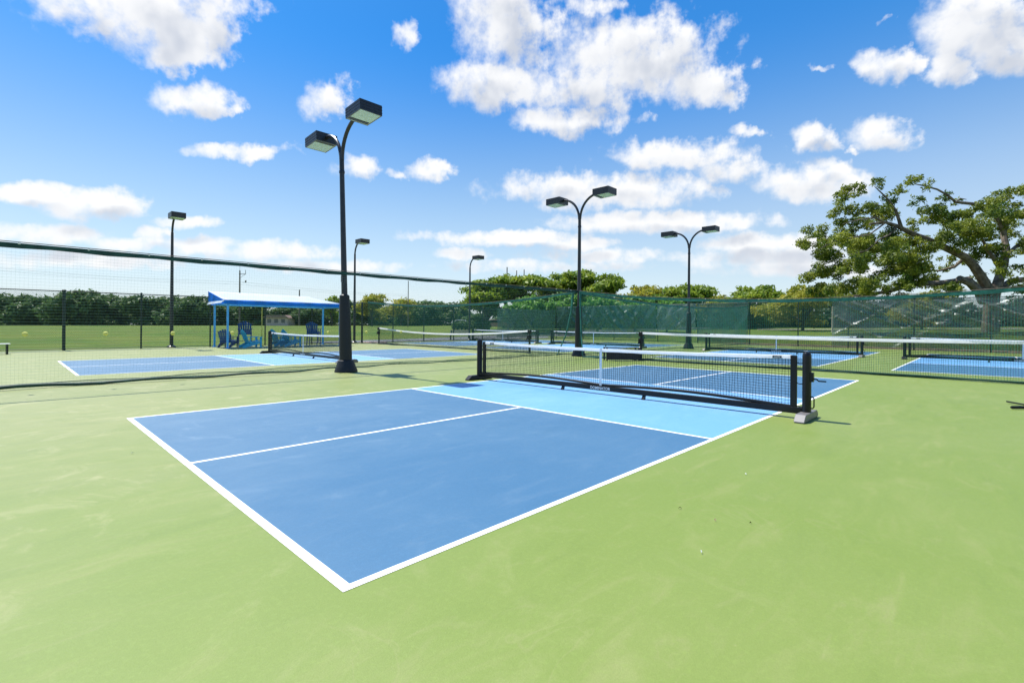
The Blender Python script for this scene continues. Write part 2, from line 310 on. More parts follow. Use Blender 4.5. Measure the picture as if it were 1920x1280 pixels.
class MB:
    def __init__(s): s.v = []; s.f = []; s.m = []
    def add(s, vs, fs, mi=0):
        o = len(s.v); s.v += [tuple(v) for v in vs]; s.f += [tuple(i + o for i in f) for f in fs]; s.m += [mi] * len(fs); return s
    def box(s, c, size, rz=0, mi=0, M=None):
        x, y, z = (q / 2 for q in size)
        P = [(-x, -y, -z), (x, -y, -z), (x, y, -z), (-x, y, -z), (-x, -y, z), (x, -y, z), (x, y, z), (-x, y, z)]
        R = Matrix.Rotation(rz, 3, 'Z') if M is None else M
        P = [R @ Vector(p) + Vector(c) for p in P]
        return s.add(P, [(0, 3, 2, 1), (4, 5, 6, 7), (0, 1, 5, 4), (1, 2, 6, 5), (2, 3, 7, 6), (3, 0, 4, 7)], mi)
    def prism(s, poly, axis, a, b, mi=0):
        """extrude a 2D polygon along axis between a and b"""
        n = len(poly)
        def P(p, t): return {'x': (t, p[0], p[1]), 'y': (p[0], t, p[1]), 'z': (p[0], p[1], t)}[axis]
        V = [P(p, a) for p in poly] + [P(p, b) for p in poly]
        F = [tuple(range(n))[::-1], tuple(range(n, 2 * n))] + [(i, (i + 1) % n, n + (i + 1) % n, n + i) for i in range(n)]
        return s.add(V, F, mi)
    def tube(s, pts, r, n=8, mi=0, cap=True):
        pts = [Vector(p) for p in pts]; rs = r if isinstance(r, (list, tuple)) else [r] * len(pts)
        V = []; F = []; prev = None
        for i, p in enumerate(pts):
            t = (pts[min(i + 1, len(pts) - 1)] - pts[max(i - 1, 0)]).normalized()
            if prev is None:
                a = Vector((0, 0, 1)) if abs(t.z) < .9 else Vector((1, 0, 0))
                u = t.cross(a).normalized()
            else: u = (prev - t * prev.dot(t)).normalized()
            prev = u; w = t.cross(u)
            for k in range(n):
                an = 2 * math.pi * k / n + math.pi / n
                V.append(p + (u * math.cos(an) + w * math.sin(an)) * rs[i])
        for i in range(len(pts) - 1):
            for k in range(n): F.append((i * n + k, i * n + (k + 1) % n, (i + 1) * n + (k + 1) % n, (i + 1) * n + k))
        if cap: F += [tuple(range(n))[::-1], tuple((len(pts) - 1) * n + k for k in range(n))]
        return s.add(V, F, mi)
    def lathe(s, prof, c=(0, 0, 0), n=16, mi=0, sx=1, sy=1):
        V = []; F = []
        for (r, z) in prof:
            for k in range(n):
                an = 2 * math.pi * k / n; V.append((c[0] + r * math.cos(an) * sx, c[1] + r * math.sin(an) * sy, c[2] + z))
        for i in range(len(prof) - 1):
            for k in range(n): F.append((i * n + k, i * n + (k + 1) % n, (i + 1) * n + (k + 1) % n, (i + 1) * n + k))
        F += [tuple(range(n))[::-1], tuple((len(prof) - 1) * n + k for k in range(n))]
        return s.add(V, F, mi)
    def build(s, name, mats, parent=None, bevel=0, smooth=False):
        me = bpy.data.meshes.new(name); me.from_pydata(s.v, [], s.f)
        for m in (mats if isinstance(mats, (list, tuple)) else [mats]): me.materials.append(m)
        if any(s.m): me.polygons.foreach_set('material_index', s.m)
        if bevel:
            bm = bmesh.new(); bm.from_mesh(me)
            es = [e for e in bm.edges if len(e.link_faces) == 2 and e.calc_face_angle(0) > .6]
            bmesh.ops.bevel(bm, geom=es, offset=bevel, segments=2, affect='EDGES', profile=.5)
            bm.to_mesh(me); bm.free()
        if smooth:
            me.polygons.foreach_set('use_smooth', [True] * len(me.polygons))
            try: me.set_sharp_from_angle(angle=rad(35))
            except Exception: pass
        me.update()
        o = bpy.data.objects.new(name, me); COL.objects.link(o)
        if parent: o.parent = parent
        return o
def tag(o, label=None, cat=None, group=None, kind=None):
    if label: o['label'] = label
    if cat: o['category'] = cat
    if group: o['group'] = group
    if kind: o['kind'] = kind
    return o
def thing(name, label, cat, loc=(0, 0, 0), rz=0, group=None):
    o = bpy.data.objects.new(name, None); COL.objects.link(o); o.empty_display_size = .2
    o.location = loc; o.rotation_euler = (0, 0, rz)
    return tag(o, label, cat, group)
def copy_tree(o, parent=None):
    c = o.copy(); COL.objects.link(c)
    if parent: c.parent = parent
    for ch in list(o.children): copy_tree(ch, c)
    return c
def arr_mesh(name, V, F, mats, parent=None, midx=None):
    """numpy quads"""
    me = bpy.data.meshes.new(name)
    nv, nf = len(V), len(F)
    me.vertices.add(nv); me.vertices.foreach_set('co', np.asarray(V, np.float32).ravel())
    me.loops.add(nf * 4); me.loops.foreach_set('vertex_index', np.asarray(F, np.int32).ravel())
    me.polygons.add(nf); me.polygons.foreach_set('loop_start', np.arange(0, nf * 4, 4, dtype=np.int32))
    try: me.polygons.foreach_set('loop_total', np.full(nf, 4, np.int32))
    except Exception: pass
    for m in (mats if isinstance(mats, (list, tuple)) else [mats]): me.materials.append(m)
    if midx is not None: me.polygons.foreach_set('material_index', np.asarray(midx, np.int32))
    me.update(calc_edges=True); me.validate()
    o = bpy.data.objects.new(name, me); COL.objects.link(o)
    if parent: o.parent = parent
    return o
def strand(mb, pts, r):
    mb.tube(pts, r, 3, cap=False)

# ------------------------------------------------------------------ ground, courts, paths
def build_ground():
    xs = sorted(set([round(v, 2) for v in list(np.arange(-60, 180, 4)) + list(np.arange(-400, 1000, 40)) + [-1500, -900, 1500, 2500]]))
    ys = sorted(set([round(v, 2) for v in list(np.arange(-60, 180, 4)) + list(np.arange(-400, 1000, 40)) + [-1500, -900, 1500, 2500]]))
    V = [(x, y, terrain_z(x, y)) for y in ys for x in xs]; nx = len(xs)
    F = [(j * nx + i, j * nx + i + 1, (j + 1) * nx + i + 1, (j + 1) * nx + i) for j in range(len(ys) - 1) for i in range(nx - 1)]
    m = bpy.data.materials.new('grass_ground'); m.use_nodes = True; T = NT(m.node_tree); b = m.node_tree.nodes['Principled BSDF']
    pos = T.n('ShaderNodeTexCoord').outputs['Object']
    a = T.noise(pos, .12, 5, .6); c2 = T.noise(pos, .9, 6, .7); c3 = T.noise(pos, 9, 4, .7)
    c = T.mix(T.ramp(a, .35, .65), (.072, .15, .014, 1), (.15, .20, .025, 1))
    c = T.mix(T.m('MULTIPLY', T.ramp(c2, .42, .72), .6), c, (.16, .135, .05, 1))
    c = T.mix(T.m('MULTIPLY', T.ramp(c3, .35, .7), .45), c, (.05, .10, .014, 1))
    # worn soil just outside the fences
    sp = T.n('ShaderNodeSeparateXYZ'); T.l(pos, sp.inputs[0])
    wob = T.m('MULTIPLY', T.m('SUBTRACT', c2, .5), 3.0)
    sx = T.ramp(T.m('ADD', sp.outputs[0], wob), 38.3, 40.0, True, 1, 0)
    sx = T.m('MULTIPLY', sx, T.ramp(sp.outputs[1], 14, 11, True, 0, 1))
    c = T.mix(T.m('MULTIPLY', sx, .85), c, (.20, .155, .10, 1))
    T.l(c, b.inputs['Base Color']); b.inputs['Roughness'].default_value = .9; b.inputs['Specular IOR Level'].default_value = .15
    bn = T.n('ShaderNodeBump'); bn.inputs['Strength'].default_value = .7; bn.inputs['Distance'].default_value = .08
    T.l(c3, bn.inputs['Height']); T.l(bn.outputs[0], b.inputs['Normal'])
    tag(MB().add(V, F).build('ground', m, smooth=True), kind='structure')
    mb = MB(); mb.prism([(-11, -15), (35.75, -15), (35.75, 27.62), (-11, 27.62)], 'z', -.06, 0)
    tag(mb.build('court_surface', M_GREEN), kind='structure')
build_ground()

def court(x0, y0, name='playing_court'):
    L, W, N = 13.41, 6.096, 2.134; lw = .05; xm = L / 2
    mb = MB()
    def q(xa, ya, xb, yb, z, mi): mb.add([(xa, ya, z), (xb, ya, z), (xb, yb, z), (xa, yb, z)], [(0, 1, 2, 3)], mi)
    h = .0012
    q(lw / 2, lw / 2, xm - N, W - lw / 2, h, 0); q(xm - N, lw / 2, xm + N, W - lw / 2, h, 1); q(xm + N, lw / 2, L - lw / 2, W - lw / 2, h, 0)
    h = .0024; b = .06
    q(0, 0, b, W, h, 2); q(L - b, 0, L, W, h, 2)
    q(b, 0, L - b, lw, h, 2); q(b, W - lw, L - b, W, h, 2)
    q(xm - N - lw, lw, xm - N, W - lw, h, 2); q(xm + N, lw, xm + N + lw, W - lw, h, 2)
    q(b, W / 2 - lw / 2, xm - N - lw, W / 2 + lw / 2, h, 2); q(xm + N + lw, W / 2 - lw / 2, L - b, W / 2 + lw / 2, h, 2)
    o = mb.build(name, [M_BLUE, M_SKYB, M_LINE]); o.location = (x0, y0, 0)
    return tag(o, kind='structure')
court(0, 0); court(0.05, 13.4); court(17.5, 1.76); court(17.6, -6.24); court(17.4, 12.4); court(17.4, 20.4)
# outside strips
mb = MB(); n = 24
for i in range(n):
    xa, xb = 14 + i * 3.0, 14 + (i + 1) * 3.0
    mb.add([(xa, 28.9, terrain_z(xa, 28.9) + .03), (xb, 28.9, terrain_z(xb, 28.9) + .03), (xb, 34.5, terrain_z(xb, 34.5) + .03), (xa, 34.5, terrain_z(xa, 34.5) + .03)], [(0, 1, 2, 3)])
tag(mb.build('road', M_GREYP), kind='structure')
mb = MB(); ps = []
for px in range(1420, 2300, 25):
    for dep in (64, 66.8):
        g = at(px, 613, dep); ps.append((g.x, g.y, terrain_z(g.x, g.y) + .05))
k = len(ps) // 2
mb.add(ps, [(2 * i, 2 * i + 2, 2 * i + 3, 2 * i + 1) for i in range(k - 1)])
tag(mb.build('path', M_CONC), kind='structure')
mb = MB(); mb.prism([(15.55, 26.7), (16.75, 26.7), (16.75, 28.3), (15.55, 28.3)], 'z', -.05, .05)
tag(mb.build('pavement', M_BRICKP, bevel=.01), kind='structure')

# ------------------------------------------------------------------ portable pickleball net
def make_portable_net():
    root = thing('portable_net', '', 'net')
    H = 3.42
    for sgn in (-1, 1):
        p = MB(); p.lathe([(.045, .07), (.062, .08), (.062, .89), (.059, .92), (.045, .943), (.015, .952)], (0, sgn * H, 0), 16, 0, 1.15, .9)
        p.box((0, sgn * (H - .012), .11), (.075, .10, .075))
        post = p.build('post', M_BLACK, root, smooth=True)
        f = MB(); f.prism([(-.40, .012), (.36, .012), (.36, .06), (.30, .108), (-.30, .108), (-.40, .02)], 'y', sgn * H - .065, sgn * H + .065)
        f.prism([(-.40, 0), (.36, 0), (.36, .012), (-.40, .012)], 'y', sgn * H - .055, sgn * H + .055, 1)
        f.build('foot', [M_FOOT if sgn < 0 else M_BLACK, M_BLACK], root, bevel=.006)
        s = MB(); s.box((0, sgn * (H - .165), .525), (.04, .085, .74)); s.build('side_sleeve', M_BLACK, root, bevel=.008)
        for z in (.79, .50, .18):
            t = MB(); t.tube([(0, sgn * (H - .14), z + .01), (0, sgn * (H - .09), z - .008), (0, sgn * (H - .035), z)], .007, 6); t.build('tie', M_BLACK, root)
    c = MB(); c.box((0, -H - .06, .60), (.07, .05, .13)); c.tube([(0, -H - .08, .575), (0, -H - .12, .575), (.02, -H - .14, .55), (.03, -H - .23, .55)], .011, 8)
    c.build('crank', M_BLACK, root, bevel=.004)
    c = MB(); c.tube([(0, -H - .03, .33), (0, -H - .075, .325), (0, -H - .09, .30), (0, -H - .09, .19), (0, -H - .075, .165), (0, -H - .03, .16)], .009, 8)
    c.build('handle', M_BLACK, root)
    b = MB(); b.box((0, 0, .118), (.085, 2 * H - .12, .09)); b.build('base_bar', M_BLACK, root, bevel=.008)
    for yy in (-.9, .9):
        g = MB(); g.prism([(-.02, .08), (.02, .08), (-.01, 0), (-.07, 0)], 'y', yy - .025, yy + .025); g.build('support', M_BLACK, root)
    def top(y): return .905 - .045 * (1 - (y / H) ** 2) ** 1
    def bot(y):
        t = abs(y) / (H - .19); return .178 + .05 * math.sin(math.pi * t) ** 1.2 - .015 * t
    n = MB(); Y = H - .19
    ny = 148
    for i in range(ny + 1):
        y = -Y + 2 * Y * i / ny; zt = top(y) - .03; zb = bot(y)
        pts = []
        for j in range(9):
            z = zb + (zt - zb) * j / 8; s = 1 - j / 8
            pts.append((.006 * math.sin(y * 3 + j * .7) * s, y + .010 * math.sin(i * 1.7 + j * .9) * s * (1 - s) * 2 + .015 * math.sin(y * 2.1) * s * (1 - s), z))
        strand(n, pts, .0031)
    for k in range(1, 17):
        pts = []
        for i in range(0, ny + 1, 2):
            y = -Y + 2 * Y * i / ny; zt = top(y) - .03; zb = bot(y); t = k / 17
            pts.append((.006 * math.sin(y * 3 + t * 5.6) * (1 - t), y, zb + (zt - zb) * t + .004 * math.sin(i * .9 + k * 1.3)))
        strand(n, pts, .0031)
    n.build('mesh', M_CORD, root)
    bb = MB(); N = 60
    bb.tube([(0, -Y + 2 * Y * i / N, bot(-Y + 2 * Y * i / N)) for i in range(N + 1)], .024, 6); bb.build('bottom_band', M_BLACK, root, smooth=True)
    tp = MB(); V = []; F = []
    for i in range(N + 1):
        y = -Y + 2 * Y * i / N; z = top(y); wz = .003 * math.sin(i * .8)
        V += [(-.020, y, z - .054 + wz), (-.009, y, z - .012), (0, y, z), (.009, y, z - .012), (.020, y, z - .054 - wz)]
    for i in range(N):
        for k in range(4): F.append((i * 5 + k, i * 5 + k + 1, i * 5 + 6 + k, i * 5 + 5 + k))
    tp.add(V, F); tape = tp.build('tape', M_TAPE, root)
    for yy in (-H + .38, H - .44):
        g = MB(); g.box((-.0215, yy, top(yy) - .031), (.004, .12, .036)); g.box((-.0245, yy, top(yy) - .031), (.002, .088, .010), mi=1); g.build('tag', [M_BLACK, M_TAPE], tape)
    st = MB(); st.box((-.024, 0, .515), (.006, .05, .71)); st.build('centre_strap', M_TAPE, root)
    cu = bpy.data.curves.new('lettering', 'FONT'); cu.body = 'DOMINATOR'; cu.size = .072; cu.extrude = .0005; cu.align_x = 'CENTER'; cu.align_y = 'CENTER'; cu.offset = .0022; cu.space_character = 1.02
    tmp = bpy.data.objects.new('lettering', cu); COL.objects.link(tmp); bpy.context.view_layer.update()
    me = bpy.data.meshes.new_from_object(tmp.evaluated_get(bpy.context.evaluated_depsgraph_get())); bpy.data.objects.remove(tmp)
    me.materials.clear(); me.materials.append(M_TAPE)
    lo = bpy.data.objects.new('lettering', me); COL.objects.link(lo); lo.parent = root
    lo.matrix_local = Matrix(((0, 0, -1, -.0440), (-1, 0, 0, 0), (0, 1, 0, .116), (0, 0, 0, 1)))
    return root
net0 = make_portable_net(); net0.location = (6.705, 3.0, 0)
NG = 'portable pickleball nets on the courts'
tag(net0, 'large black portable net with white tape standing closest on the blue court', 'net', NG)
for x, y, lb in [(6.75, 16.4, 'portable net partly behind the thick padded lamp post, in front of the blue shelter'),
                 (24.9, 5.1, 'portable net behind the long tennis net, left of the gap in the right far courts'),
                 (24.9, -3.2, 'portable net behind the long tennis net, cut off by the right edge of the photo'),
                 (24.5, 15.45, 'far portable net whose left part shows just left of the middle lamp post'),
                 (24.5, 23.5, 'far portable net left of the middle lamp post, beside the green bench outside')]:
    c = copy_tree(net0); c.location = (x, y, 0); c['label'] = lb

# ------------------------------------------------------------------ tennis nets
def tennis_net(y0, y1, x, sag, label, reel):
    root = thing('tennis_net', label, 'net', (x, 0, 0), 0, 'long tennis nets across the middle')
    yc = (y0 + y1) / 2; hw = (y1 - y0) / 2
    def top(y): return 1.06 - sag * (1 - ((y - yc) / hw) ** 2)
    for yy in (y0, y1):
        p = MB(); p.tube([(0, yy, 0), (0, yy, 1.04)], .048, 12); p.lathe([(.052, 0), (.052, .03), (.03, .05)], (0, yy, 1.03), 12)
        p.lathe([(.10, 0), (.10, .015), (.055, .02)], (0, yy, 0), 12)
        po = p.build('post', M_FENCE, root, smooth=True)
        if reel:
            r = MB(); r.box((-.03, yy, .72), (.16, .13, .20)); r.tube([(-.11, yy, .72), (-.19, yy, .72), (-.19, yy + .02, .60)], .012, 6); r.box((-.01, yy, .98), (.15, .13, .16)); r.build('winder', M_BLACK, po, bevel=.012)
    n = MB(); ny = int((y1 - y0) / .05)
    for i in range(ny + 1):
        y = y0 + .06 + (y1 - y0 - .12) * i / ny; zt = top(y) - .05
        strand(n, [(0, y, .03), (.012 * math.sin(y * 1.5), y + .012 * math.sin(i), .3 + .2 * zt), (0, y, zt)], .0028)
    for k in range(20):
        pts = []
        for i in range(0, 41):
            y = y0 + .06 + (y1 - y0 - .12) * i / 40; pts.append((.006 * math.sin(y * 1.5), y, .03 + (top(y) - .08) * k / 20))
        strand(n, pts, .0026 if k < 14 else .0034)
    n.build('mesh', M_CORD, root)
    V = []; F = []; N = 48
    for i in range(N + 1):
        y = y0 + .05 + (y1 - y0 - .1) * i / N; z = top(y)
        V += [(-.034, y, z - .08), (-.013, y, z - .016), (0, y, z), (.013, y, z - .016), (.034, y, z - .08)]
    for i in range(N):
        for k in range(4): F.append((i * 5 + k, i * 5 + k + 1, i * 5 + 6 + k, i * 5 + 5 + k))
    MB().add(V, F).build('tape', M_TAPE, root)
    b = MB(); b.tube([(0, y0 + .05 + (y1 - y0 - .1) * i / 40, .03 + .012 * math.sin(i * .7)) for i in range(41)], .022, 6); b.build('bottom_band', M_HEM, root)
    return root
tennis_net(-5.72, 7.08, 15.45, .07, 'long tennis net with white tape running off the right edge, behind the black bench', True)
tennis_net(12.7, 25.62, 15.45, .26, 'sagging tennis net with white tape right of the blue shelter, on the left courts', True)

# ------------------------------------------------------------------ tall divider nets
def divider(label, p0, p1, h0, h1, sag, off, trail, hem, clips, bundle, extra=None):
    cord = [M_DIVV, M_DIVLIT] if trail > .05 else [M_DIVT, M_DIVT]
    """net curtain hung on a rope from p0 to p1 (xy); it bellies sideways by off and trails on the ground"""
    root = thing('divider_net', label, 'net', (0, 0, 0), 0, 'tall green divider nets between the courts')
    a = Vector((*p0, 0)); b = Vector((*p1, 0)); d = (b - a); L = d.length; d = d / L; nrm = Vector((-d.y, d.x, 0))
    def top(t): return h0 + (h1 - h0) * t - sag * 4 * t * (1 - t)
    def pt(t, s):
        # s 0..1 down the drop, 1..2 along the ground
        base = a + d * (L * t); zt = top(t) - .05
        wv = .10 * math.sin(t * L * .9) + .06 * math.sin(t * L * 2.3 + 1)
        if s <= 1:
            o = (off + wv) * s ** 1.5; return base + nrm * o + UPV * (zt * (1 - s) + .05 * s)
        o = off + wv + (s - 1) * trail * (1 + .25 * math.sin(t * L * .55)); return base + nrm * o + UPV * (.05 - .03 * min(1, (s - 1) * 4) + .012 * math.sin(t * L * 3 + s * 9))
    n = MB(); hz = MB(); nx = int(L / .055)
    S = [0, .25, .5, .75, .9, 1.0] + ([1.08, 1.5, 2.0] if trail > .05 else [])
    for i in range(nx + 1): 
        t = i / nx; strand(n, [pt(t, s) for s in S], .00045 if trail > .05 else .0018)
    nz = 46; N = max(24, int(L * 2.2))
    for k in range(1, nz):
        s = k / nz; strand(hz, [pt(i / N, s) for i in range(N + 1)], .0010 if trail > .05 else .0018)
    if trail > .05:
        for k in range(1, int(trail / .055) + 1):
            s = 1 + k * .055 / trail
            if s <= 2: strand(n, [pt(i / N, s) for i in range(N + 1)], .0012)
    n.m = [0] * len(n.f); n.add(hz.v, hz.f, 1); n.build('mesh', cord, root)
    hb = MB(); V = []; F = []; N = max(30, int(L * 2.5))
    for i in range(N + 1):
        t = i / N; q = a + d * (L * t); z = top(t); w = .085 + .012 * math.sin(i * 1.7) 
        for o, zz in ((-.012, -w), (-.012, 0), (.012, 0), (.012, -w)): V.append(q + nrm * o + UPV * (z + zz))
    for i in range(N):
        for k in range(4): F.append((i * 4 + k, i * 4 + (k + 1) % 4, (i + 1) * 4 + (k + 1) % 4, (i + 1) * 4 + k))
    hb.add(V, F); hem_o = hb.build('top_hem', hem, root)
    rp = MB(); rp.tube([a + d * (L * i / N) + UPV * (top(i / N) + .022) for i in range(N + 1)], .008, 5); rp.build('rope', M_WOOD, root)
    if clips:
        m = int(L / .92); c0 = None
        for i in range(m):
            t = (i + .5) / m; q = a + d * (L * t) + UPV * (top(t) - .004)
            if c0 is None: c = c0 = MB().box((0, 0, 0), (.036, .034, .03)).build('clip', M_WHITE, hem_o, bevel=.004)
            else: c = c0.copy(); COL.objects.link(c); c.parent = hem_o
            c.location = q; c.rotation_euler = (0, 0, math.atan2(d.y, d.x))
    g = MB()
    if trail < .05: g.tube([pt(i / N, 1.0) + UPV * .004 for i in range(N + 1)], .02, 6)
    else:
        g.tube([pt(i / N, 2.0) + UPV * .004 for i in range(N + 1)], .009, 6)
        g.tube([pt(i / N, 1.02) + UPV * (.005 + .008 * math.sin(i * 1.3)) for i in range(N + 1)], [max(.013, .062 - .075 * i / N) for i in range(N + 1)], 6)
    g.build('bottom_hem', M_HEM, root)
    if extra:
        e = MB()
        for poly, r in extra: e.tube(poly, r, 6)
        e.build('gathered_edge', M_HEMT, root)
    return root
divider('tall dark divider net rope and curtain from the left edge past the padded lamp post', (-9, 10.25), (15.55, 10.1), 2.74, 2.74, .06, .62, 1.1, M_HEM, True, None)
divider('tall teal divider net behind the middle lamp post, running to the far fence', (15.7, 10.05), (35.4, 9.95), 2.7, 2.75, .32, .15, 0, M_HEMT, False, None)
divider('tall teal divider net falling left from the middle lamp post, over the sagging tennis net', (15.5, 27.1), (15.52, 10.2), 2.75, 2.72, .40, .02, 0, M_HEMT, False, None,
        [([(15.50, 10.3, 2.65), (15.45, 10.35, 1.9), (15.3, 10.5, .9), (15.0, 10.75, .02)], [.06, .035, .03, .02])])
divider('tall divider net with teal hem sagging from the middle lamp post to the right edge', (15.52, 10.0), (15.52, -7.6), 2.72, 2.75, .60, -.10, 0, M_HEMT, False, None,
        [([(15.50, 9.92, 2.62), (15.45, 9.88, 1.9), (15.3, 9.72, .9), (15.05, 9.45, .02)], [.05, .03, .028, .018]), ([(15.05, 9.45, .02), (15.2, 8.9, .03), (15.45, 8.2, .02)], .03)])

# balls caught at one height in the divider net
bx = [-.89, .25, 1.37, 2.53, 4.84, 5.96, 7.1]
wh = ['yellow ball in the divider net nearest the left edge of the photo', 'yellow ball in the divider net right of the first fence post', 'yellow ball in the divider net right beside the foot of the left single lamp',
      'yellow ball in the divider net at the front left post of the blue shelter', 'pale yellow ball in the divider net just left of the padded lamp post', 'pale ball in the divider net between the padded lamp and the sagging tennis net',
      'pale ball in the divider net touching the white tape of the sagging tennis net']
for i, x in enumerate(bx):
    b = MB(); R = .042 if i < 4 else .036
    b.lathe([(R * math.sin(math.pi * k / 10) + .0004, -R * math.cos(math.pi * k / 10)) for k in range(11)], (0, 0, 0), 14)
    o = b.build('tennis_ball', M_BALL, smooth=True); o.location = (x, 10.36, 1.06); tag(o, wh[i], 'ball', 'yellow balls in the divider net')

# ------------------------------------------------------------------ lamps
def head(parent, cx, cy, z, sx=.62, sy=.74, h=.27, armside=1):
    m = MB(); x, y = sx / 2, sy / 2; r = .03
    O = [(-x, -y), (x, -y), (x, y), (-x, y)]; I = [(-x + r, -y + r), (x - r, -y + r), (x - r, y - r), (-x + r, y - r)]
    V = [(cx + a, cy + b, z) for a, b in O] + [(cx + a, cy + b, z + h) for a, b in O] + [(cx + a, cy + b, z) for a, b in I] + [(cx + a * .6, cy + b * .6, z + h - .05) for a, b in I]
    F = [(0, 1, 5, 4), (1, 2, 6, 5), (2, 3, 7, 6), (3, 0, 4, 7), (4, 5, 6, 7)]
    m.add(V, F, 0)
    m.add(V, [(0, 8, 9, 1), (1, 9, 10, 2), (2, 10, 11, 3), (3, 11, 8, 0)], 1)
    m.add(V, [(8, 12, 13, 9), (9, 13, 14, 10), (10, 14, 15, 11), (11, 15, 12, 8), (12, 15, 14, 13)], 2)
    for k in range(3): m.box((cx, cy, z + .07 + k * .075), (sx + .012, sy + .012, .012))
    o = m.build('lamp_head', [M_POLE, M_FOOT, M_REFL], parent)
    g = MB(); yo = armside * sy * .11
    g.box((cx, cy - yo * .9, z + .012), (sx - .075, sy - .075 - abs(yo) * 1.7, .008)); g.build('lens', M_GLASS, o)
    g = MB(); g.box((cx, cy + armside * (y - .035 - .065), z + .012), (sx - .075, .11, .012)); g.build('ballast_cover', M_POLE, o)
    return o
def double_lamp(x, y, lean, label, pad=True):
    root = thing('double_lamp_post', label, 'lamp post', (x, y, 0), 0, 'double headed black lamp posts')
    p = MB(); p.tube([(0, 0, .05), (0, 0, 2.0), (0, 0, 4.0), (0, 0, 5.95)], [.085, .08, .07, .062], 14); p.lathe([(.075, 0), (.075, .06), (.06, .09)], (0, 0, 5.4), 14)
    p.build('pole', M_POLE, root, smooth=True)
    b = MB(); b.lathe([(.30, 0), (.30, .03), (.245, .18), (.21, .30), (.12, .34)], (0, 0, 0), 20); b.build('base_cover', M_PAD, root, smooth=True)
    h = MB(); h.box((-.075, -.02, .62 if not pad else 2.5), (.02, .09, .16), M=None); h.build('hand_hole_cover', M_POLE, root, bevel=.004)
    if pad:
        b = MB(); b.lathe([(.13, .3), (.165, .31), (.16, .8), (.15, 1.4), (.13, 2.05), (.09, 2.08)], (0, 0, 0), 16); b.build('padding', M_PAD, root, smooth=True)
    for s in (1, -1):
        a = MB(); pts = []
        for k in range(11):
            t = k / 10 * math.pi / 2; pts.append((0, s * (.03 + .86 * (1 - math.cos(t))), 5.75 + .92 * math.sin(t)))
        a.tube(pts, [.05] * 10 + [.045], 10); a.build('arm', M_POLE, root, smooth=True)
        head(root, 0, s * 1.22, 6.52, armside=-s)
    root.rotation_euler = (lean[0], lean[1], 0)
    return root
double_lamp(5.23, 10.12, (-.058, 0.0), 'tall double lamp post with black padding standing closest, in front of the blue shelter')
double_lamp(15.62, 10.08, (0, 0), 'double lamp post where the divider nets meet, behind the black bench')
double_lamp(26.0, 10.0, (0, 0), 'farthest double lamp post, right of the middle one, in front of the far fence')
def single_lamp(x, y, label, pad):
    root = thing('single_lamp_post', label, 'lamp post', (x, y, 0), 0, 'single headed lamp posts along the left fence')
    p = MB(); p.tube([(0, 0, -.05), (0, 0, 2.0), (0, 0, 4.0), (0, 0, 5.9)], [.085, .08, .07, .06], 12); p.build('pole', M_POLE, root, smooth=True)
    a = MB(); pts = []
    for k in range(11):
        t = k / 10 * math.pi / 2; pts.append((0, -(.62 * (1 - math.cos(t))), 5.85 + .78 * math.sin(t)))
    a.tube(pts, .05, 10); a.build('arm', M_POLE, root, smooth=True)
    b = MB(); b.lathe([(.2, -.03), (.2, .05), (.1, .12)], (0, 0, 0), 14); b.build('base_cover', M_POLE, root, smooth=True)
    head(root, 0, -.98, 6.48, armside=1)
    return root
single_lamp(4.83, 27.95, 'single lamp post left of the blue shelter', 0)
single_lamp(15.0, 27.95, 'single lamp post just right of the padded double lamp', 0)
single_lamp(25.1, 27.95, 'thin single lamp post in front of the round green trees, left of the middle lamp', 0)

# ------------------------------------------------------------------ chain link fences
def fence(P0, P1, posts, H, label, thick=()):
    """P0,P1 xy; posts: distances along it"""
    root = thing('chain_link_fence', label, 'fence', (*P0, 0), math.atan2(P1[1] - P0[1], P1[0] - P0[0]))
    L = math.hypot(P1[0] - P0[0], P1[1] - P0[1])
    for q in posts:
        p = MB(); r = .06 if q in thick else .036
        p.tube([(q, 0, -.05), (q, 0, H + .01)], r, 10); p.lathe([(r * 1.25, 0), (r * 1.25, .03), (.02, .06)], (q, 0, H), 10); p.build('post', M_FENCE, root, smooth=True)
    r = MB(); N = 60
    r.tube([(0, 0, H - .02), (L, 0, H - .02)], .022, 8); r.build('top_rail', M_FENCE, root)
    r = MB(); r.tube([(L * i / N, .01 * math.sin(i), .05 + .015 * math.sin(i * 2.1)) for i in range(N + 1)], .014, 6); r.build('bottom_rail', M_FENCE, root)
    m = MB(); st = .07; h = H - .05; k = -h
    while k < L:
        for s in (0, 1):
            x0, z0, x1, z1 = (k, .04, k + h, .04 + h)
            if x0 < 0: z0 += -x0; x0 = 0
            if x1 > L: z1 -= x1 - L; x1 = L
            if x1 - x0 > .02:
                if s: a, b = (x0, .045, z0), (x1, .045, z1)
                else: a, b = (x0, .049, .08 + h - z0), (x1, .049, .08 + h - z1)
                strand(m, [a, b], .0034)
        k += st
    m.build('wire_mesh', M_WIRE, root)
    return root
lf = [8.0 + v for v in (-6.0, -3.0, .69, 3.48, 6.44, 9.2, 11.9, 15.25, 17.6, 20.2, 23.0, 26.0, 29.0, 32.0, 35.0, 39)]
lf = [v - 0 for v in lf if v >= 0] + [43.6]
fence((-8.0, 27.4), (35.6, 27.4), lf, 2.66, 'dark green chain link fence along the left side of the courts, behind the blue shelter', (8.69, 23.25))
fence((35.6, -12.5), (35.6, 27.4), [12.5 + v for v in (-12.4, -8.7, -5.6, -2.4, .8, 4.0, 6.8, 9.85, 13.6, 16.9, 21.0, 24.2)], 3.0, 'chain link fence across the far end of the courts under the big tree')

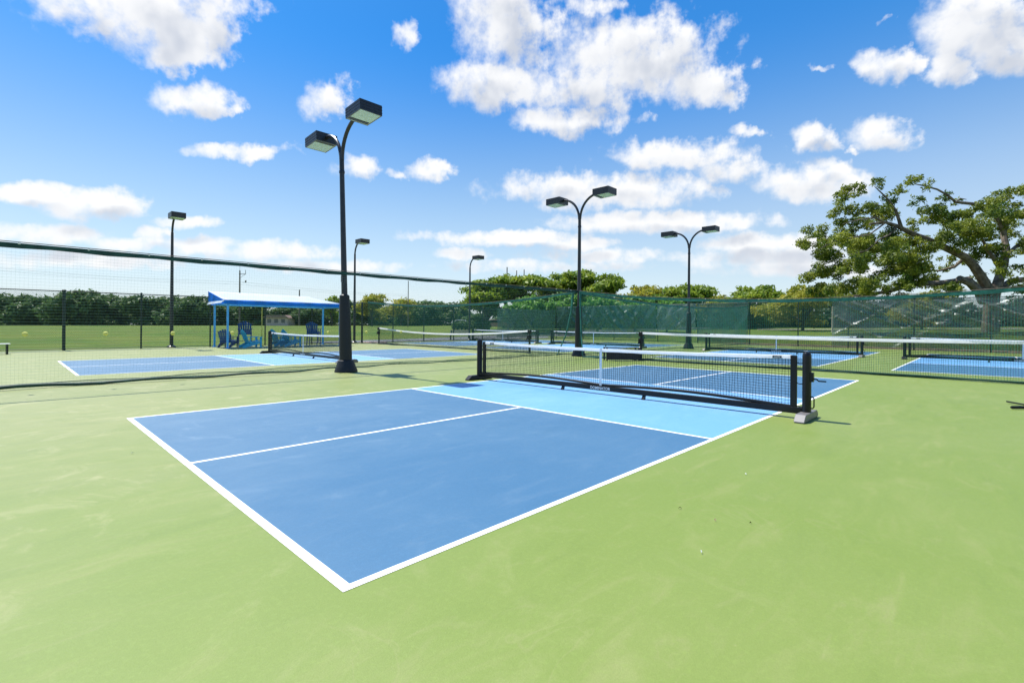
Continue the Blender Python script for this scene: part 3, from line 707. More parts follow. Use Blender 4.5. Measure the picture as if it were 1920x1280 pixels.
# ------------------------------------------------------------------ windscreens
def windscreen(y0, y1, z0, z1, m, wr, seed, label, droop=.05, dirs=(1.0, .6), along=None):
    rs = random.Random(seed); ny, nz = int(abs(y1 - y0) * 9), int((z1 - z0) * 12)
    cre = [(rs.uniform(0, 1), rs.uniform(.2, 1), rs.choice(dirs) * rs.uniform(.7, 1.3), rs.uniform(.04, .10), rs.uniform(.5, 1)) for _ in range(int(wr[1]))]
    V = []; F = []
    for j in range(nz + 1):
        for i in range(ny + 1):
            u = i / ny; v = j / nz; y = y0 + (y1 - y0) * u; W = abs(y1 - y0)
            d = 0.0
            for (cu, cv, sl, w, am) in cre:
                s = (u - cu) * W - sl * (v - cv) * (z1 - z0); fall = math.exp(-((v - cv) / .45) ** 2)
                d += am * wr[0] * fall * math.exp(-(s / (w * 2.2)) ** 2)
            d += .012 * math.sin(y * 3.1 + v * 4) + .01 * math.sin(y * 7.7 - v * 9)
            z = z0 + (z1 - z0) * v - droop * v * math.sin(math.pi * ((y - y0) / 3.1 % 1.0 if (y - y0) >= 0 else (-(y - y0)) / 3.1 % 1.0)) * .9
            V.append((35.52 - .03 - d, y, z) if along is None else (y, along - d, z))
    for j in range(nz):
        for i in range(ny): F.append((j * (ny + 1) + i, j * (ny + 1) + i + 1, (j + 1) * (ny + 1) + i + 1, (j + 1) * (ny + 1) + i))
    o = MB().add(V, F).build('windscreen', m, smooth=True)
    return tag(o, label, 'windscreen', 'mesh windscreens on the fences')
S_DK = screen_mat('screen_dark_green', (.035, .10, .07), .68)
S_GL = screen_mat('screen_glossy', (.20, .26, .25), .52)
S_GR = screen_mat('screen_grey', (.15, .175, .155), .56)
windscreen(27.2, 17.0, .25, 3.02, S_DK, (.16, 30), 3, 'dark green mesh windscreen on the far fence, left of and behind the middle lamp', .04, (.8, -.9, .5))
windscreen(27.6, 35.3, .2, 2.66, S_DK, (.08, 14), 4, 'dark green mesh windscreen at the far corner of the left fence', .04, (.8, -.9), 27.32)
windscreen(16.9, 13.7, .9, 3.02, S_GL, (.13, 14), 5, 'short crumpled shiny windscreen panel left of the farthest lamp post', .04, (.6, -.7, 1.4))
windscreen(13.6, 9.9, .15, 3.0, S_DK, (.08, 8), 8, 'dark green windscreen panel behind the farthest lamp post', .05, (.8, -.6))
windscreen(4.85, -12.0, .12, 2.98, S_GR, (.30, 34), 12, 'grey see-through windscreen with long folds under the big tree', .09, (1.5, -1.8, -2.3))

# ------------------------------------------------------------------ shelter, chairs, benches
def shelter():
    root = thing('sun_shelter', 'blue canopy shelter with pale sloping roof and blue posts on the left', 'shelter', (6.5, 25.1, 0))
    W, D = 6.1, 2.3
    for x in (0.12, W - .05):
        for y in (0, D - .1):
            p = MB(); p.box((x, y, 1.12), (.085, .085, 2.24)); p.box((x, y, .012), (.18, .18, .02)); p.build('post', M_BPOST, root, bevel=.006)
    f = MB()
    for y in (0, D - .1): f.tube([(0.12, y, 2.22), (W - .05, y, 2.22)], .035, 8)
    for x in (0.12, W - .05): f.tube([(x, 0, 2.22), (x, D - .1, 2.22)], .035, 8)
    f.build('frame', M_BPOST, root)
    # roof: low front edge, high rear edge, hipped on the right
    FL, FR = (-.10, -.15, 2.42), (W + .05, -.15, 2.42); BL, BR = (-.12, D + .15, 2.95), (W - .85, D + .15, 2.90); BR0 = (W + .05, D + .15, 2.42)
    r = MB(); N = 18; V = []; F = []
    for j in range(7):
        v = j / 6
        for i in range(N + 1):
            u = i / N; a = Vector(FL).lerp(Vector(FR), u); b = Vector(BL).lerp(Vector(BR), u); q = a.lerp(b, v)
            q.z -= .035 * math.sin(math.pi * v) * (1 + .4 * math.sin(u * 18)); V.append(q)
    for j in range(6):
        for i in range(N): F.append((j * (N + 1) + i, j * (N + 1) + i + 1, (j + 1) * (N + 1) + i + 1, (j + 1) * (N + 1) + i))
    r.add(V, F); r.add([FR, BR0, BR], [(0, 1, 2)])
    o = r.build('canopy', M_CANTOP, root, smooth=True)
    s = o.modifiers.new('thick', 'SOLIDIFY'); s.thickness = .012
    v = MB(); V = []; F = []; N = 40
    for i in range(N + 1):
        u = i / N; q = Vector(FL).lerp(Vector(FR), u); w = .012 * math.sin(u * 31); V += [q + Vector((0, -.012 + w, 0)), q + Vector((0, -.006 + w * 1.8, -.20 + .01 * math.sin(u * 47)))]
    F = [(2 * i, 2 * i + 1, 2 * i + 3, 2 * i + 2) for i in range(N)]
    v.add(V, F); va = v.build('front_valance', M_CANVAS, root); s = va.modifiers.new('thick', 'SOLIDIFY'); s.thickness = .006
    g = MB(); V = []; F = []; N = 12
    for i in range(N + 1):
        u = i / N; tp = Vector(FL).lerp(Vector(BL), u); w = .03 * math.sin(u * 15) * u
        V += [tp + Vector((-.008, 0, 0)), Vector((tp.x - .02 + w, tp.y, 2.40 - .02 * u))]
    g.add(V, [(2 * i, 2 * i + 1, 2 * i + 3, 2 * i + 2) for i in range(N)]); ga = g.build('gable_panel', M_CANVAS, root); s = ga.modifiers.new('thick', 'SOLIDIFY'); s.thickness = .006
    g = MB(); V = []
    for i in range(N + 1):
        u = i / N; y = FL[1] + (BL[1] - FL[1]) * u; w = .03 * math.sin(u * 15) * u
        V += [Vector((FL[0] - .03 + w, y, 2.39 - .02 * u)), Vector((FL[0] - .11 + w, y, 2.27 - .05 * u))]
    g.add(V, [(2 * i, 2 * i + 1, 2 * i + 3, 2 * i + 2) for i in range(N)]); ga = g.build('side_valance', M_CANTOP, root); s = ga.modifiers.new('thick', 'SOLIDIFY'); s.thickness = .006
    v = MB(); v.box((W / 2, D + .16, 2.32), (W + .1, .012, .2)); v.build('rear_valance', M_CANVAS, root)
shelter()

def slat_rot(a): return Matrix.Rotation(a, 3, 'Y')
def adirondack(name, m, tall, label, loc, rz):
    """faces +x"""
    root = thing(name, label, 'chair', loc, rz, 'blue slatted chairs under the shelter')
    sh = .42 if tall else 0
    s = MB(); 
    for i in range(6): s.box((.28 - i * .10, 0, .37 + sh - i * .022), (.088, .54, .02), M=slat_rot(rad(-12)))
    s.build('seat', m, root)
    b = MB(); tilt = rad(-22)
    for i in range(6):
        y = (i - 2.5) * .093; L = .74 - .035 * abs(i - 2.5) ** 1.7; fan = (i - 2.5) * .035
        M = Matrix.Rotation(tilt, 3, 'Y') @ Matrix.Rotation(-fan, 3, 'X')
        c = Vector((-.26, y, .27 + sh)) + M @ Vector((0, 0, L / 2)); b.box(c, (.02, .086, L), M=M)
    for z, w in ((.42, .56), (.78, .58)):
        c = Vector((-.26, 0, .27 + sh)) + Matrix.Rotation(tilt, 3, 'Y') @ Vector((-.025, 0, z - .2)); b.box(c, (.02, w, .06), M=Matrix.Rotation(tilt, 3, 'Y'))
    b.build('backrest', m, root)
    for sy in (-1, 1):
        a = MB(); a.box((.02, sy * .33, .56 + sh), (.72, .12, .022)); a.build('armrest', m, root, bevel=.004)
        l = MB(); l.box((.30, sy * .30, (.55 + sh) / 2), (.10, .025, .55 + sh)); l.build('leg', m, root)
        l = MB(); A = Vector((.30, sy * .28, .33 + sh)); B = Vector((-.52, sy * .28, .03)) if not tall else Vector((-.34, sy * .28, .0))
        l.prism([(A.x, A.z), (A.x, A.z - .10), (B.x + .05, 0), (B.x - .05, 0), (B.x - .03, .10), (-.2, .33 + sh - .02)] if not tall else [(A.x, A.z), (A.x, A.z - .10), (-.16, .26 + sh), (-.33, 0), (-.43, 0), (-.28, .36 + sh)], 'y', B.y - .0125, B.y + .0125)
        l.build('leg', m, root)
        l = MB(); l.box((-.22, sy * .315, (.56 + sh + .0) / 2 + .1), (.05, .025, .56 + sh - .2)); l.build('arm_support', m, root)
    if tall:
        l = MB(); l.box((.36, 0, .3), (.10, .6, .022)); l.build('footrest', m, root)
    return root
adirondack('slatted_chair', M_NAVY, False, 'low navy chair seen from behind at the left end of the shelter', (6.98, 26.2, 0), rad(50))
adirondack('slatted_chair', M_NAVY, True, 'tall navy chair between the low navy chair and the light teal chair', (7.85, 26.45, 0), rad(70))
adirondack('slatted_chair', M_TEAL, False, 'light teal chair facing right, standing at the shelter edge, beside the tall navy chair', (7.85, 25.3, 0), rad(2))
adirondack('slatted_chair', M_TEAL, False, 'teal chair behind the other teal one, under the middle of the shelter', (9.6, 26.2, 0), rad(12))
adirondack('slatted_chair', M_TEAL, False, 'teal chair in front of another teal one, above the tape of the shelter-side net', (9.95, 25.45, 0), rad(4))
adirondack('slatted_chair', M_NAVY, True, 'tall navy chair under the right end of the shelter', (11.35, 25.9, 0), rad(52))
p = MB(); p.tube([(0, 0, .03), (0, 0, 2.15)], .022, 8); p.lathe([(.10, 0), (.10, .05), (.03, .08)], (0, 0, 0), 12)
o = p.build('yellow_pole', M_YEL); o.location = (8.75, 26.6, 0); tag(o, 'thin yellow pole on a round foot standing under the shelter', 'pole')

def slat_bench(name, label, loc, rz, L, m, legm, backh, seath=.44, back=True):
    root = thing(name, label, 'bench', loc, rz)
    s = MB()
    for i in range(4): s.box((0, -.18 + i * .115, seath), (L, .10, .028))
    s.build('seat', m, root, bevel=.004)
    if back:
        b = MB()
        for i in range(3): b.box((0, .235 + .03 * i, seath + .10 + i * (backh - seath - .06) / 3), (L, .026, .105), M=Matrix.Rotation(rad(-10), 3, 'X'))
        b.build('backrest', m, root, bevel=.004)
    for sx in (-1, 1):
        for yy in (-.17, .17):
            l = MB(); l.box((sx * (L / 2 - .08), yy, (seath - .014) / 2), (.05, .06, seath - .014)); l.build('leg', legm, root)
        if back:
            l = MB(); l.box((sx * (L / 2 - .08), .285, seath + (backh - seath) / 2), (.05, .03, backh - seath), M=Matrix.Rotation(rad(-10), 3, 'X')); l.build('back_support', legm, root)
    return root
# black slatted crate bench by the middle lamp: backrest panel down to the ground, seen from behind
root = thing('slatted_bench', 'black slatted bench seen from behind, standing left of the long tennis net post', 'bench', (14.85, 7.55, 0), rad(-42))
b = MB()
for i in range(4): b.box((0, -.22, .09 + i * .098), (1.24, .024, .09))
b.box((0, -.20, .235), (1.22, .012, .40))
b.build('backrest', M_BENCHB, root, bevel=.003)
s = MB()
for i in range(4): s.box((0, -.15 + i * .11, .475), (1.28, .095, .025))
s.build('seat', M_BENCHB, root, bevel=.003)
for sx in (-1, 1):
    for yy in (-.19, .21):
        l = MB(); l.box((sx * .60, yy, .23), (.05, .03, .46)); l.build('leg', M_BENCHB, root)
slat_bench('park_bench', 'pale wooden bench with dark legs outside the left fence, near the thin single lamp', (25.2, 29.3, -.02), rad(152), 1.7, M_CONC, M_FENCE, .86)
slat_bench('low_bench', 'low black bench with white top cut off by the left edge of the photo', (-1.75, 25.2, 0), rad(4), 1.5, M_WHITE, M_BLACK, .4, .40, False)
# bar lying at the right edge
b = MB(); dv = (Vector((.695, -.72, 0))); b.tube([Vector((0, 0, .03)), dv * .02 + UPV * .032, dv * .9 + UPV * .035], [.012, .024, .024], 10); b.tube([dv * .45 + UPV * .035, dv * .45 + Vector((.55, .35, .03))], .014, 8)
o = b.build('roller_squeegee', M_BLACK, smooth=True); o.location = (10.15, -2.52, 0); tag(o, 'black bar lying on the green court at the right edge of the photo', 'squeegee')
def leaf_bit(px, py, s, m, label):
    g = gr_pt(px, py); b = MB(); a = random.uniform(0, 6.28)
    P = [(s * math.cos(a), s * math.sin(a), .004), (.4 * s * math.cos(a + 1.5), .4 * s * math.sin(a + 1.5), .016), (-s * math.cos(a), -s * math.sin(a), .006), (.4 * s * math.cos(a - 1.5), .4 * s * math.sin(a - 1.5), .012)]
    b.add(P + [(x, y, z + .004) for x, y, z in P], [(0, 1, 2, 3), (7, 6, 5, 4), (0, 4, 5, 1), (1, 5, 6, 2), (2, 6, 7, 3), (3, 7, 4, 0)])
    o = b.build('fallen_leaf', m); o.location = (g.x, g.y, 0.0); tag(o, label, 'leaf', 'small bits lying on the court')
def gr_pt(px, py):
    d = FWD + R2 * ((px - 960) / FPX) - U2 * ((py - 608.3) / FPX); t = -CAM.z / d.z; return CAM + d * t
M_DRY = mat('dry_leaf', (.12, .08, .04), .8, .2); M_PINK = mat('pink_leaf', (.55, .30, .22), .8, .2)
leaf_bit(1275, 954, .011, M_DRY, 'dark fallen leaf on the green court right of the nearest blue court')
leaf_bit(1341, 977, .009, M_PINK, 'pinkish petal on the green court beside the dark fallen leaf')
leaf_bit(1398, 890, .011, M_WHITE, 'white scrap on the green court below the net foot')
leaf_bit(1315, 1037, .010, M_WHITE, 'white scrap on the green court, nearest the bottom right')
leaf_bit(248, 850, .010, M_WHITE, 'white scrap on the green court left of the nearest blue court')
leaf_bit(1407, 982, .007, M_DRY, 'tiny brown crumb on the green court right of the pinkish petal')

# ------------------------------------------------------------------ trees
def leaves(blobs, n, size, seed, flat=1.0, shell=.55):
    """quads spread through ellipsoid blobs (centre, rx, ry, rz); outer shell denser"""
    r = np.random.default_rng(seed)
    B = np.array([[*b[0], b[1], b[2], b[3]] for b in blobs], float)
    vol = (B[:, 3] * B[:, 4] * B[:, 5]) ** .75; idx = r.choice(len(B), n, p=vol / vol.sum())
    d = r.normal(size=(n, 3)); d /= np.linalg.norm(d, axis=1)[:, None]
    rr = r.uniform(0, 1, n) ** (1 / 3 * (1 - shell) + .0) ; rr = shell * (.55 + .45 * r.uniform(0, 1, n)) + (1 - shell) * r.uniform(0, 1, n) ** .5
    # lumps: pull leaves towards twig tips
    C = B[idx, :3] + d * B[idx, 3:6] * rr[:, None]
    C = C + r.normal(size=(n, 3)) * size * .6
    nrm = r.normal(size=(n, 3)) + d * .7 + np.array([0, 0, .7]); nrm /= np.linalg.norm(nrm, axis=1)[:, None]
    t = np.cross(nrm, r.normal(size=(n, 3))); t /= np.linalg.norm(t, axis=1)[:, None]; b = np.cross(nrm, t)
    s = size * r.uniform(.55, 1.35, n)[:, None]
    P0 = C - t * s; P1 = C + b * s * .45 + nrm * s * .12; P2 = C + t * s; P3 = C - b * s * .45 + nrm * s * .12
    V = np.stack([P0, P1, P2, P3], 1).reshape(-1, 3); F = np.arange(4 * n).reshape(-1, 4)
    return V, F
def twiggy(blobs, seed, sub, f):
    """break blobs into many smaller clumps so that gaps open between them"""
    r = random.Random(seed); out = []
    for (c, rx, ry, rz) in blobs:
        for _ in range(sub):
            d = Vector((r.gauss(0, 1), r.gauss(0, 1), r.gauss(0, 1))).normalized() * (r.uniform(.35, 1) ** .6)
            k = r.uniform(.6, 1.25) * f
            out.append(((c[0] + d.x * rx, c[1] + d.y * ry, c[2] + d.z * rz), rx * k, ry * k, rz * k * .8))
    return out
def make_tree(name, label, cat, base, blobs, limbs, lm, bm_, n, size, seed, group=None):
    root = thing(name, label, cat, base, 0, group)
    bx, by, bz = base
    rel = [((c[0] - bx, c[1] - by, c[2] - bz), a, b, d) for (c, a, b, d) in blobs]
    V, F = leaves(rel, n, size, seed)
    crown = arr_mesh('crown', V, F, lm, root)
    t = MB()
    for pts, rs in limbs: t.tube([Vector(p) - Vector(base) for p in pts], rs, 8)
    t.build('trunk', bm_, root, smooth=True)
    return root
def generic_tree(name, label, px, top, depth, wpx, lm, n, size, seed, group=None, flat=.7, bm_=None, sub=9, bottom=None, f=.36):
    """tree whose crown tops out at photo row top and spans wpx there; stands on the terrain"""
    r = random.Random(seed); g = at(px, 608.3, depth); z0 = terrain_z(g.x, g.y)
    zt = CAM.z + (608.3 - top) / FPX * depth; H = zt - z0; W = wpx / FPX * depth / 2
    zb = z0 + H * .28 if bottom is None else CAM.z + (608.3 - bottom) / FPX * depth
    ch = (zt - zb) / 2; big = []
    limbs = []; nb = 13
    for i in range(nb):
        h = .10 + .74 * ((i * 5) % nb) / (nb - 1) + r.uniform(-.05, .05)
        a = 2.4 * i + r.uniform(-.4, .4); q = r.uniform(.45, .72) * math.sqrt(max(.25, 1 - (2 * h - .75) ** 2 * .8))
        c = (g.x + math.cos(a) * W * q, g.y + math.sin(a) * W * q, zb + 2 * ch * h)
        big.append((c, W * r.uniform(.34, .46), W * r.uniform(.34, .46), ch * r.uniform(.28, .42)))
        m = Vector((g.x, g.y, z0 + H * .22)).lerp(Vector(c), .5) + Vector((0, 0, .06 * H))
        if i % 2 == 0: limbs.append(([(g.x, g.y, z0 + H * .18), m, c], [H * .02, H * .014, H * .005]))
    big.append(((g.x, g.y, zt - ch * .30), W * .42, W * .42, ch * .28))
    big.append(((g.x, g.y, zb + ch), W * .5, W * .5, ch * .6))
    limbs.append(([(g.x, g.y, z0 - .1), (g.x + .02 * H, g.y, z0 + H * .2), (g.x, g.y, zt - ch)], [H * .035, H * .026, H * .012]))
    if lm in (M_LEAF_MID, M_LEAF_YEL): tw = [(c, a * 1.25, b2 * 1.25, d * .55) for c, a, b2, d in twiggy(big, seed, int(sub * 1.7), f * .78)]
    else: tw = twiggy(big, seed, sub, f)
    return make_tree(name, label, 'tree', (g.x, g.y, z0), tw, limbs, lm, bm_ or M_BARKD, n, size, seed, group)

def big_tree():
    D = 46.0; r = random.Random(5)
    g = at(1856, 608.3, D); base = (g.x, g.y, terrain_z(g.x, g.y))
    s = D / FPX
    raw = [(1520,450,26),(1535,480,32),(1530,512,28),(1555,440,28),(1575,402,26),(1575,372,16),(1600,362,20),(1620,397,27),(1600,432,32),(1590,480,34),(1600,522,34),(1640,507,36),(1640,465,34),(1652,402,20),(1645,345,13),(1665,372,14),(1690,468,32),(1680,512,34),(1720,492,32),(1730,522,24),(1705,434,14),(1712,340,14),(1692,352,12),(1740,345,10),(1768,365,14),(1755,398,24),(1720,412,14),(1785,412,28),(1790,448,34),(1820,432,28),(1830,402,24),(1800,378,10),(1850,385,22),(1870,370,18),(1865,412,28),(1890,397,24),(1910,372,24),(1910,432,26),(1840,462,26),(1830,490,18),(1770,492,18),(1560,545,20),(1605,548,14),(1780,545,18),(1900,492,20),(1915,522,16),(1845,450,20),(1950,400,34),(1985,445,36),(2030,420,40),(1960,350,28),(2010,490,30),(2050,470,36),(1940,470,26),(1660,440,20),(1745,455,22),(1540,545,22),(1640,545,22),(1680,546,20),(1580,562,18),(1800,560,14),(1835,522,14),(1900,546,18),(1760,560,14),(1935,540,20),(1870,470,18),(1690,545,18),(1720,470,26),(1625,560,16),(1560,500,30),(1620,470,28)]
    blobs = []
    for (x, y, q) in raw:
        dd = D + r.uniform(-3.5, 3.5); c = at(x, y, dd); k = q * s
        blobs.append((tuple(c), k * 1.0, k * 1.0, k * .85))
    for (x, y, q) in raw[::3]:       # depth of the crown
        dd = D + r.choice((-1, 1)) * r.uniform(4, 7); c = at(1740 + (x - 1740) * .8, 440 + (y - 440) * .75 + 10, dd); k = q * s * .8
        blobs.append((tuple(c), k, k, k * .8))
    def L(pts, r0, r1, d0=0, d1=0):
        n = len(pts); P = [tuple(at(x, y, D + d0 + (d1 - d0) * i / (n - 1))) for i, (x, y) in enumerate(pts)]
        return (P, [r0 + (r1 - r0) * i / (n - 1) for i in range(n)])
    limbs = [L([(1856, 640), (1858, 600), (1860, 560), (1866, 535)], .75, .52),
             L([(1862, 560), (1845, 528), (1827, 500), (1810, 482), (1780, 468), (1741, 450), (1712, 439), (1682, 424), (1661, 417), (1630, 420)], .46, .09, 0, -2.5),
             L([(1690, 428), (1686, 414), (1680, 396), (1667, 376), (1653, 362), (1640, 350)], .17, .03, -2, -2.5),
             L([(1682, 394), (1660, 388), (1640, 383)], .07, .03, -2, -2),
             L([(1866, 545), (1876, 515), (1883, 492), (1887, 465), (1881, 438), (1890, 415), (1905, 395)], .42, .12, 0, 1.5),
             L([(1880, 510), (1866, 488), (1851, 468), (1840, 445)], .26, .08, 0, -1),
             L([(1886, 480), (1905, 462), (1930, 448), (1960, 430)], .2, .06, .3, 1.5),
             L([(1860, 555), (1838, 545), (1815, 524), (1771, 530), (1712, 533), (1667, 546), (1620, 554), (1585, 556)], .40, .08, 0, -3),
             L([(1845, 566), (1836, 548), (1818, 530), (1798, 522)], .42, .28, -1.5, -2.2),
             L([(1884, 440), (1868, 405), (1851, 387), (1822, 382), (1792, 379), (1777, 366), (1757, 355), (1735, 349), (1715, 345)], .2, .04, 0, -2),
             L([(1792, 379), (1800, 372), (1812, 374)], .07, .03, -1.3, -1.3),
             L([(1870, 545), (1895, 528), (1930, 522), (1970, 500), (2010, 470)], .36, .12, 0, 3),
             L([(1712, 439), (1700, 452), (1683, 470), (1665, 480)], .12, .03, -1.5, -2.5),
             L([(1682, 424), (1668, 440), (1650, 448), (1625, 470), (1590, 478)], .11, .03, -2, -3),
             L([(1661, 418), (1640, 408), (1610, 412), (1580, 420)], .09, .03, -2.5, -3),
             L([(1810, 482), (1790, 500), (1760, 508), (1720, 505)], .16, .04, 0, 2), L([(1661, 417), (1630, 440), (1570, 450), (1530, 470)], .08, .02, -2.5, -1)]
    return make_tree('banyan_tree', 'huge spreading tree with thick bare grey limbs behind the grey windscreen at right', 'tree', base, twiggy(blobs, 21, 8, .46), limbs, M_LEAF_BIG, M_BARK, 95000, .122, 31)
big_tree()
G2 = 'round green trees beyond the far fence'
generic_tree('almond_tree', 'wide green tree in front of the bare pole tips', 965, 517, 66, 185, M_LEAF_MID, 13000, .30, 41, G2, bottom=566)
generic_tree('almond_tree', 'low green tree at the left end of the round trees, behind the thin single lamp', 912, 541, 62, 95, M_LEAF_MID, 5000, .28, 42, G2, bottom=590)
generic_tree('almond_tree', 'tall green tree directly behind the middle lamp post', 1062, 508, 70, 130, M_LEAF_MID, 10000, .30, 43, G2, bottom=575)
generic_tree('almond_tree', 'green tree just right of the middle lamp post, taller than those farther right', 1125, 517, 68, 120, M_LEAF_MID, 6500, .30, 44, G2, bottom=575)
generic_tree('almond_tree', 'low pale tree with gaps between the middle and farthest lamp posts', 1200, 534, 76, 105, M_LEAF_YEL, 5000, .28, 45, G2, bottom=580)
generic_tree('almond_tree', 'rounded tree directly behind the farthest lamp post', 1266, 535, 74, 165, M_LEAF_MID, 10000, .30, 46, G2, bottom=590)
generic_tree('almond_tree', 'small low tree just right of the farthest lamp post', 1338, 550, 78, 60, M_LEAF_YEL, 2000, .28, 47, G2, bottom=592)
generic_tree('almond_tree', 'domed green tree standing alone left of the big spreading tree', 1405, 533, 74, 140, M_LEAF_MID, 9500, .28, 48, G2, bottom=600)
generic_tree('yellow_bush', 'yellow green tree under the left side of the big spreading tree', 1505, 532, 58, 170, M_LEAF_YEL, 10000, .22, 49, None, bottom=598)
generic_tree('yellow_bush', 'yellow green shrub showing below the low limb of the big spreading tree', 1728, 541, 64, 110, M_LEAF_YEL, 4500, .24, 50, None, bottom=600)
# light green shrubs close behind the far fence
G3 = 'bright green shrubs close behind the far fence'
for i, (px, tp, dp, w) in enumerate([(985, 556, 56, 80), (1050, 552, 57, 85), (1120, 552, 55, 85), (1190, 556, 56, 85), (1250, 560, 55, 70)]):
    lb = ['leftmost bright shrub behind the far fence, left of the middle lamp', 'bright shrub behind the far fence touching the left side of the middle lamp', 'bright shrub behind the far fence touching the right side of the middle lamp', 'bright shrub behind the far fence midway between the middle and farthest lamps', 'bright shrub behind the far fence left of the farthest lamp'][i]
    generic_tree('green_shrub', lb, px, tp, dp, w, M_LEAF_BRI, 6000, .24, 60 + i, G3, bottom=606, sub=8, f=.42)
# treeline across the field on the left
G4 = 'dark trees across the field'
TL = [(-70, 562), (-25, 556), (30, 567), (68, 568), (108, 557), (148, 552), (190, 556), (232, 570), (275, 565), (318, 563), (358, 561), (398, 566), (440, 574), (485, 575), (530, 577), (575, 576), (615, 573), (655, 570), (700, 569), (742, 571), (785, 566), (825, 566), (862, 574), (900, 590), (940, 592)]
protos = []
for i, (px, tp) in enumerate(TL):
    dp = 128 + 22 * ((i * 7) % 5) / 5; g = at(px, 608.3, dp); z0 = terrain_z(g.x, g.y); H = CAM.z + (608.3 - tp) / FPX * dp - z0; w = 66 / FPX * dp
    if i < 5:
        t = generic_tree('dark_tree', 'dark green tree in the line across the field beyond the left fence', px, tp, dp, 96, M_LEAF_DK, 7500, .55, 80 + i, G4, bottom=624, sub=9, f=.5)
        protos.append((t, H))
    else:
        p, ph = protos[i % 5]; t = copy_tree(p); t.location = (g.x, g.y, z0); k = H / ph; t.scale = (k * .5 + .5, k * .5 + .5, k); t.rotation_euler = (0, 0, i * 1.3)
generic_tree('pale_tree', 'pale yellow tree top just right of the padded lamp, above the teal net', 697, 552, 112, 62, M_LEAF_YEL, 2600, .36, 90, None, bottom=600)
generic_tree('pale_tree', 'low pale tree strip right of the other pale tree, above the teal net', 752, 561, 120, 75, M_LEAF_YEL, 2400, .36, 91, None, bottom=600)
generic_tree('pale_tree', 'small tree top just left of the padded lamp, above the shelter roof end', 622, 557, 118, 34, M_LEAF_MID, 1500, .36, 92, None, bottom=600)
# dark under-storey behind the far fence
G5 = 'dark shrubs beyond the far grass'
for i, px in enumerate(range(1000, 1990, 62)):
    dp = 84 + (i % 3) * 4
    g = at(px, 608.3, dp); z0 = terrain_z(g.x, g.y)
    if i == 0: sh0 = generic_tree('dark_shrub', 'dark green shrub in the row beyond the far grass', px, 566, dp, 130, M_LEAF_SH, 7500, .36, 120, G5, bottom=624, sub=9, f=.5)
    else:
        t = copy_tree(sh0); t.location = (g.x, g.y, z0); k = .85 + .4 * ((i * 5) % 7) / 7; t.scale = (1, 1, k); t.rotation_euler = (0, 0, i * 2.1)
# clipped hedge by the bench
def hedge(px, depth, L, H, W, label):
    g = at(px, 608.3, depth); z0 = terrain_z(g.x, g.y)
    B = [((-L / 2 + L * i / 9, 0, H * .5), L / 14, W / 2, H * .5) for i in range(10)]
    V, F = leaves(B, 2600, .13, 130, shell=.7); o = arr_mesh('hedge', V, F, M_LEAF_DK); o.location = (g.x, g.y, z0); o.rotation_euler = (0, 0, YAW - math.pi / 2)
    tag(o, label, 'hedge')
hedge(884, 60, 4.2, 1.3, 1.2, 'dark clipped hedge behind the pale wooden bench')

# ------------------------------------------------------------------ distant poles, cables, cars, house
def upole(px, top, depth, label, arms, r=.14, name='utility_pole'):
    g = at(px, 608.3, depth); z0 = terrain_z(g.x, g.y); H = CAM.z + (608.3 - top) / FPX * depth - z0
    root = thing(name, label, 'pole', (g.x, g.y, z0), YAW - math.pi / 2)
    p = MB(); p.tube([(0, 0, -.2), (0, 0, H)], [r * 1.25, r * .8], 8); p.build('shaft', M_WOOD, root, smooth=True)
    if arms:
        a = MB(); a.box((.55, -.1, H - .7), (1.3, .1, .1)); a.tube([(0, -.1, H - 1.5), (1.05, -.1, H - .75)], .03, 5); a.tube([(1.15, -.1, H - .65), (1.15, -.1, H + .1)], .05, 6); a.build('cross_arm', M_FOOT, root)
        a = MB(); a.box((.9, -.1, H - 2.3), (.7, .08, .08)); a.lathe([(.08, 0), (.14, .1), (.14, .35), (.05, .42)], (1.2, -.1, H - 2.3), 8); a.tube([(0, 0, H), (0, 0, H + 1.2)], .03, 5); a.build('insulator', M_FOOT, root)
upole(449, 511, 95, 'wooden utility pole with cross arm rising behind the blue shelter', True)
upole(765, 528, 100, 'plain thin pole between the padded lamp and the thin single lamp', False, .09)
upole(950, 501, 108, 'leftmost and tallest bare pole tip above the round green trees', False, .15)
upole(968, 507, 110, 'middle bare pole tip above the round green trees', False, .13)
upole(982, 505, 110, 'rightmost bare pole tip above the round green trees', False, .13)
upole(561, 546, 120, 'short pole top just above the blue shelter roof', False, .16)
p = MB(); g = at(1561, 608.3, 50); p.tube([(0, 0, 0), (0, 0, 2.6)], [.09, .07], 8); p.lathe([(.07, 0), (.08, .05), (.02, .1)], (0, 0, 2.55), 8)
o = p.build('marker_post', M_CONC); o.location = (g.x, g.y, terrain_z(g.x, g.y)); tag(o, 'pale upright post beyond the far fence at the left end of the grey windscreen', 'post')
A = at(-120, 497, 80); B = at(449, 533, 94); C2 = at(765, 555, 150); c = MB()
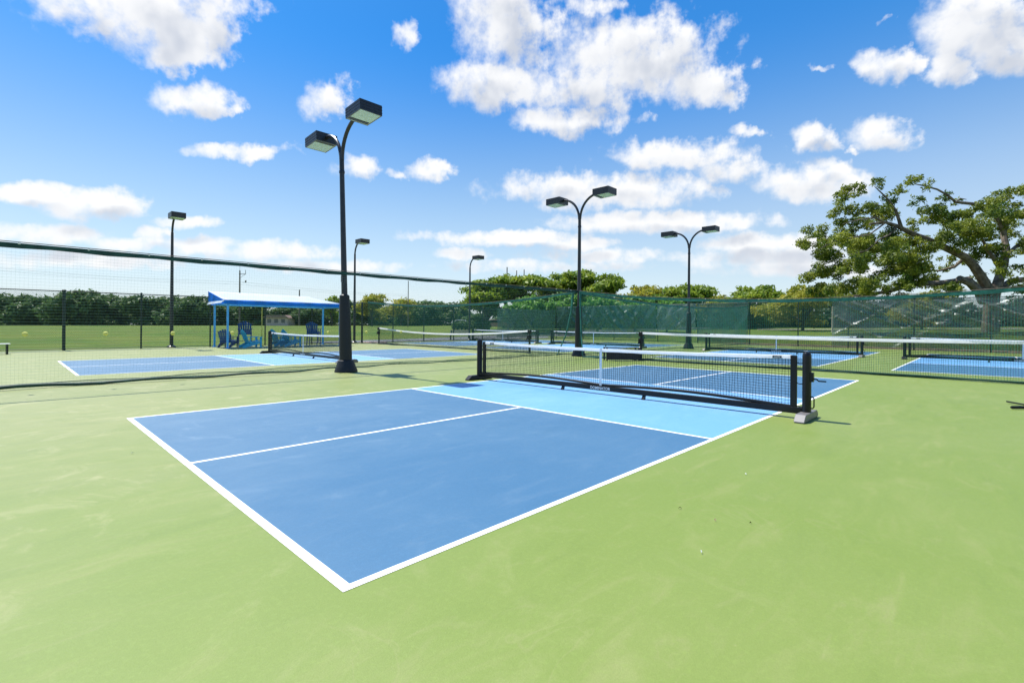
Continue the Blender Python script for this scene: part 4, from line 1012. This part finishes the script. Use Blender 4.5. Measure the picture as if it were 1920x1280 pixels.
for off in (0, .5): 
    for P, Q in ((A, B), (B, C2)):
        c.tube([P.lerp(Q, i / 16) - UPV * (1.0 * math.sin(math.pi * i / 16) * .5) + UPV * off * .9 for i in range(17)], .016, 4)
tag(c.build('power_cable', M_FOOT), 'thin overhead cables crossing the sky above the left fence', 'cable')
def car(px, depth, col, label, rz):
    g = at(px, 608.3, depth); z0 = terrain_z(g.x, g.y); root = thing('parked_car', label, 'car', (g.x, g.y, z0), rz, 'small cars parked beyond the field')
    b = MB(); b.prism([(-2.1, .3), (2.1, .3), (2.15, .75), (1.25, .92), (.7, 1.42), (-1.0, 1.45), (-1.7, .98), (-2.15, .9)], 'y', -.85, .85); b.build('body', col, root, bevel=.06)
    w = MB(); w.prism([(1.12, .95), (.66, 1.36), (-.95, 1.38), (-1.5, 1.0)], 'y', -.86, .86); w.build('window', M_BLACK, root)
    for x in (-1.3, 1.3):
        for y in (-.8, .8):
            t = MB(); t.tube([(x, y - .11, .32), (x, y + .11, .32)], .32, 12); t.build('wheel', M_BLACK, root)
M_CARW = mat('car_white', (.75, .76, .76), .25, .6); M_CARR = mat('car_rose', (.5, .24, .2), .3, .6)
car(866, 104, M_CARW, 'white parked car above the clipped hedge', rad(-45)); car(546, 165, M_CARW, 'white parked car far behind the teal chairs', YAW); car(572, 165, M_CARW, 'white parked car far behind, left of the right tall navy chair', YAW + .2); car(930, 80, M_CARR, 'reddish parked car right of the clipped hedge', rad(-45))
def house():
    g = at(525, 608.3, 122); z0 = terrain_z(g.x, g.y); root = thing('low_house', 'low pale house far behind, seen under the shelter roof', 'house', (g.x, g.y, z0), YAW - math.pi / 2)
    w = MB(); w.box((0, 0, .95), (5.6, 4, 1.9)); w.build('wall', mat('house_wall', (.62, .50, .43), .8, .2, var=.1), root)
    r = MB(); r.prism([(-3.2, 1.905), (3.2, 1.905), (2.3, 2.6), (-2.3, 2.6)], 'y', -2.4, 2.4); r.build('roof', mat('house_roof', (.32, .22, .18), .8, .2, var=.2), root)
    for x in (-1.7, 0, 1.7):
        f = MB(); f.box((x, -2.02, 1.15), (.9, .05, .9)); f.build('window', M_FOOT, root)
house()
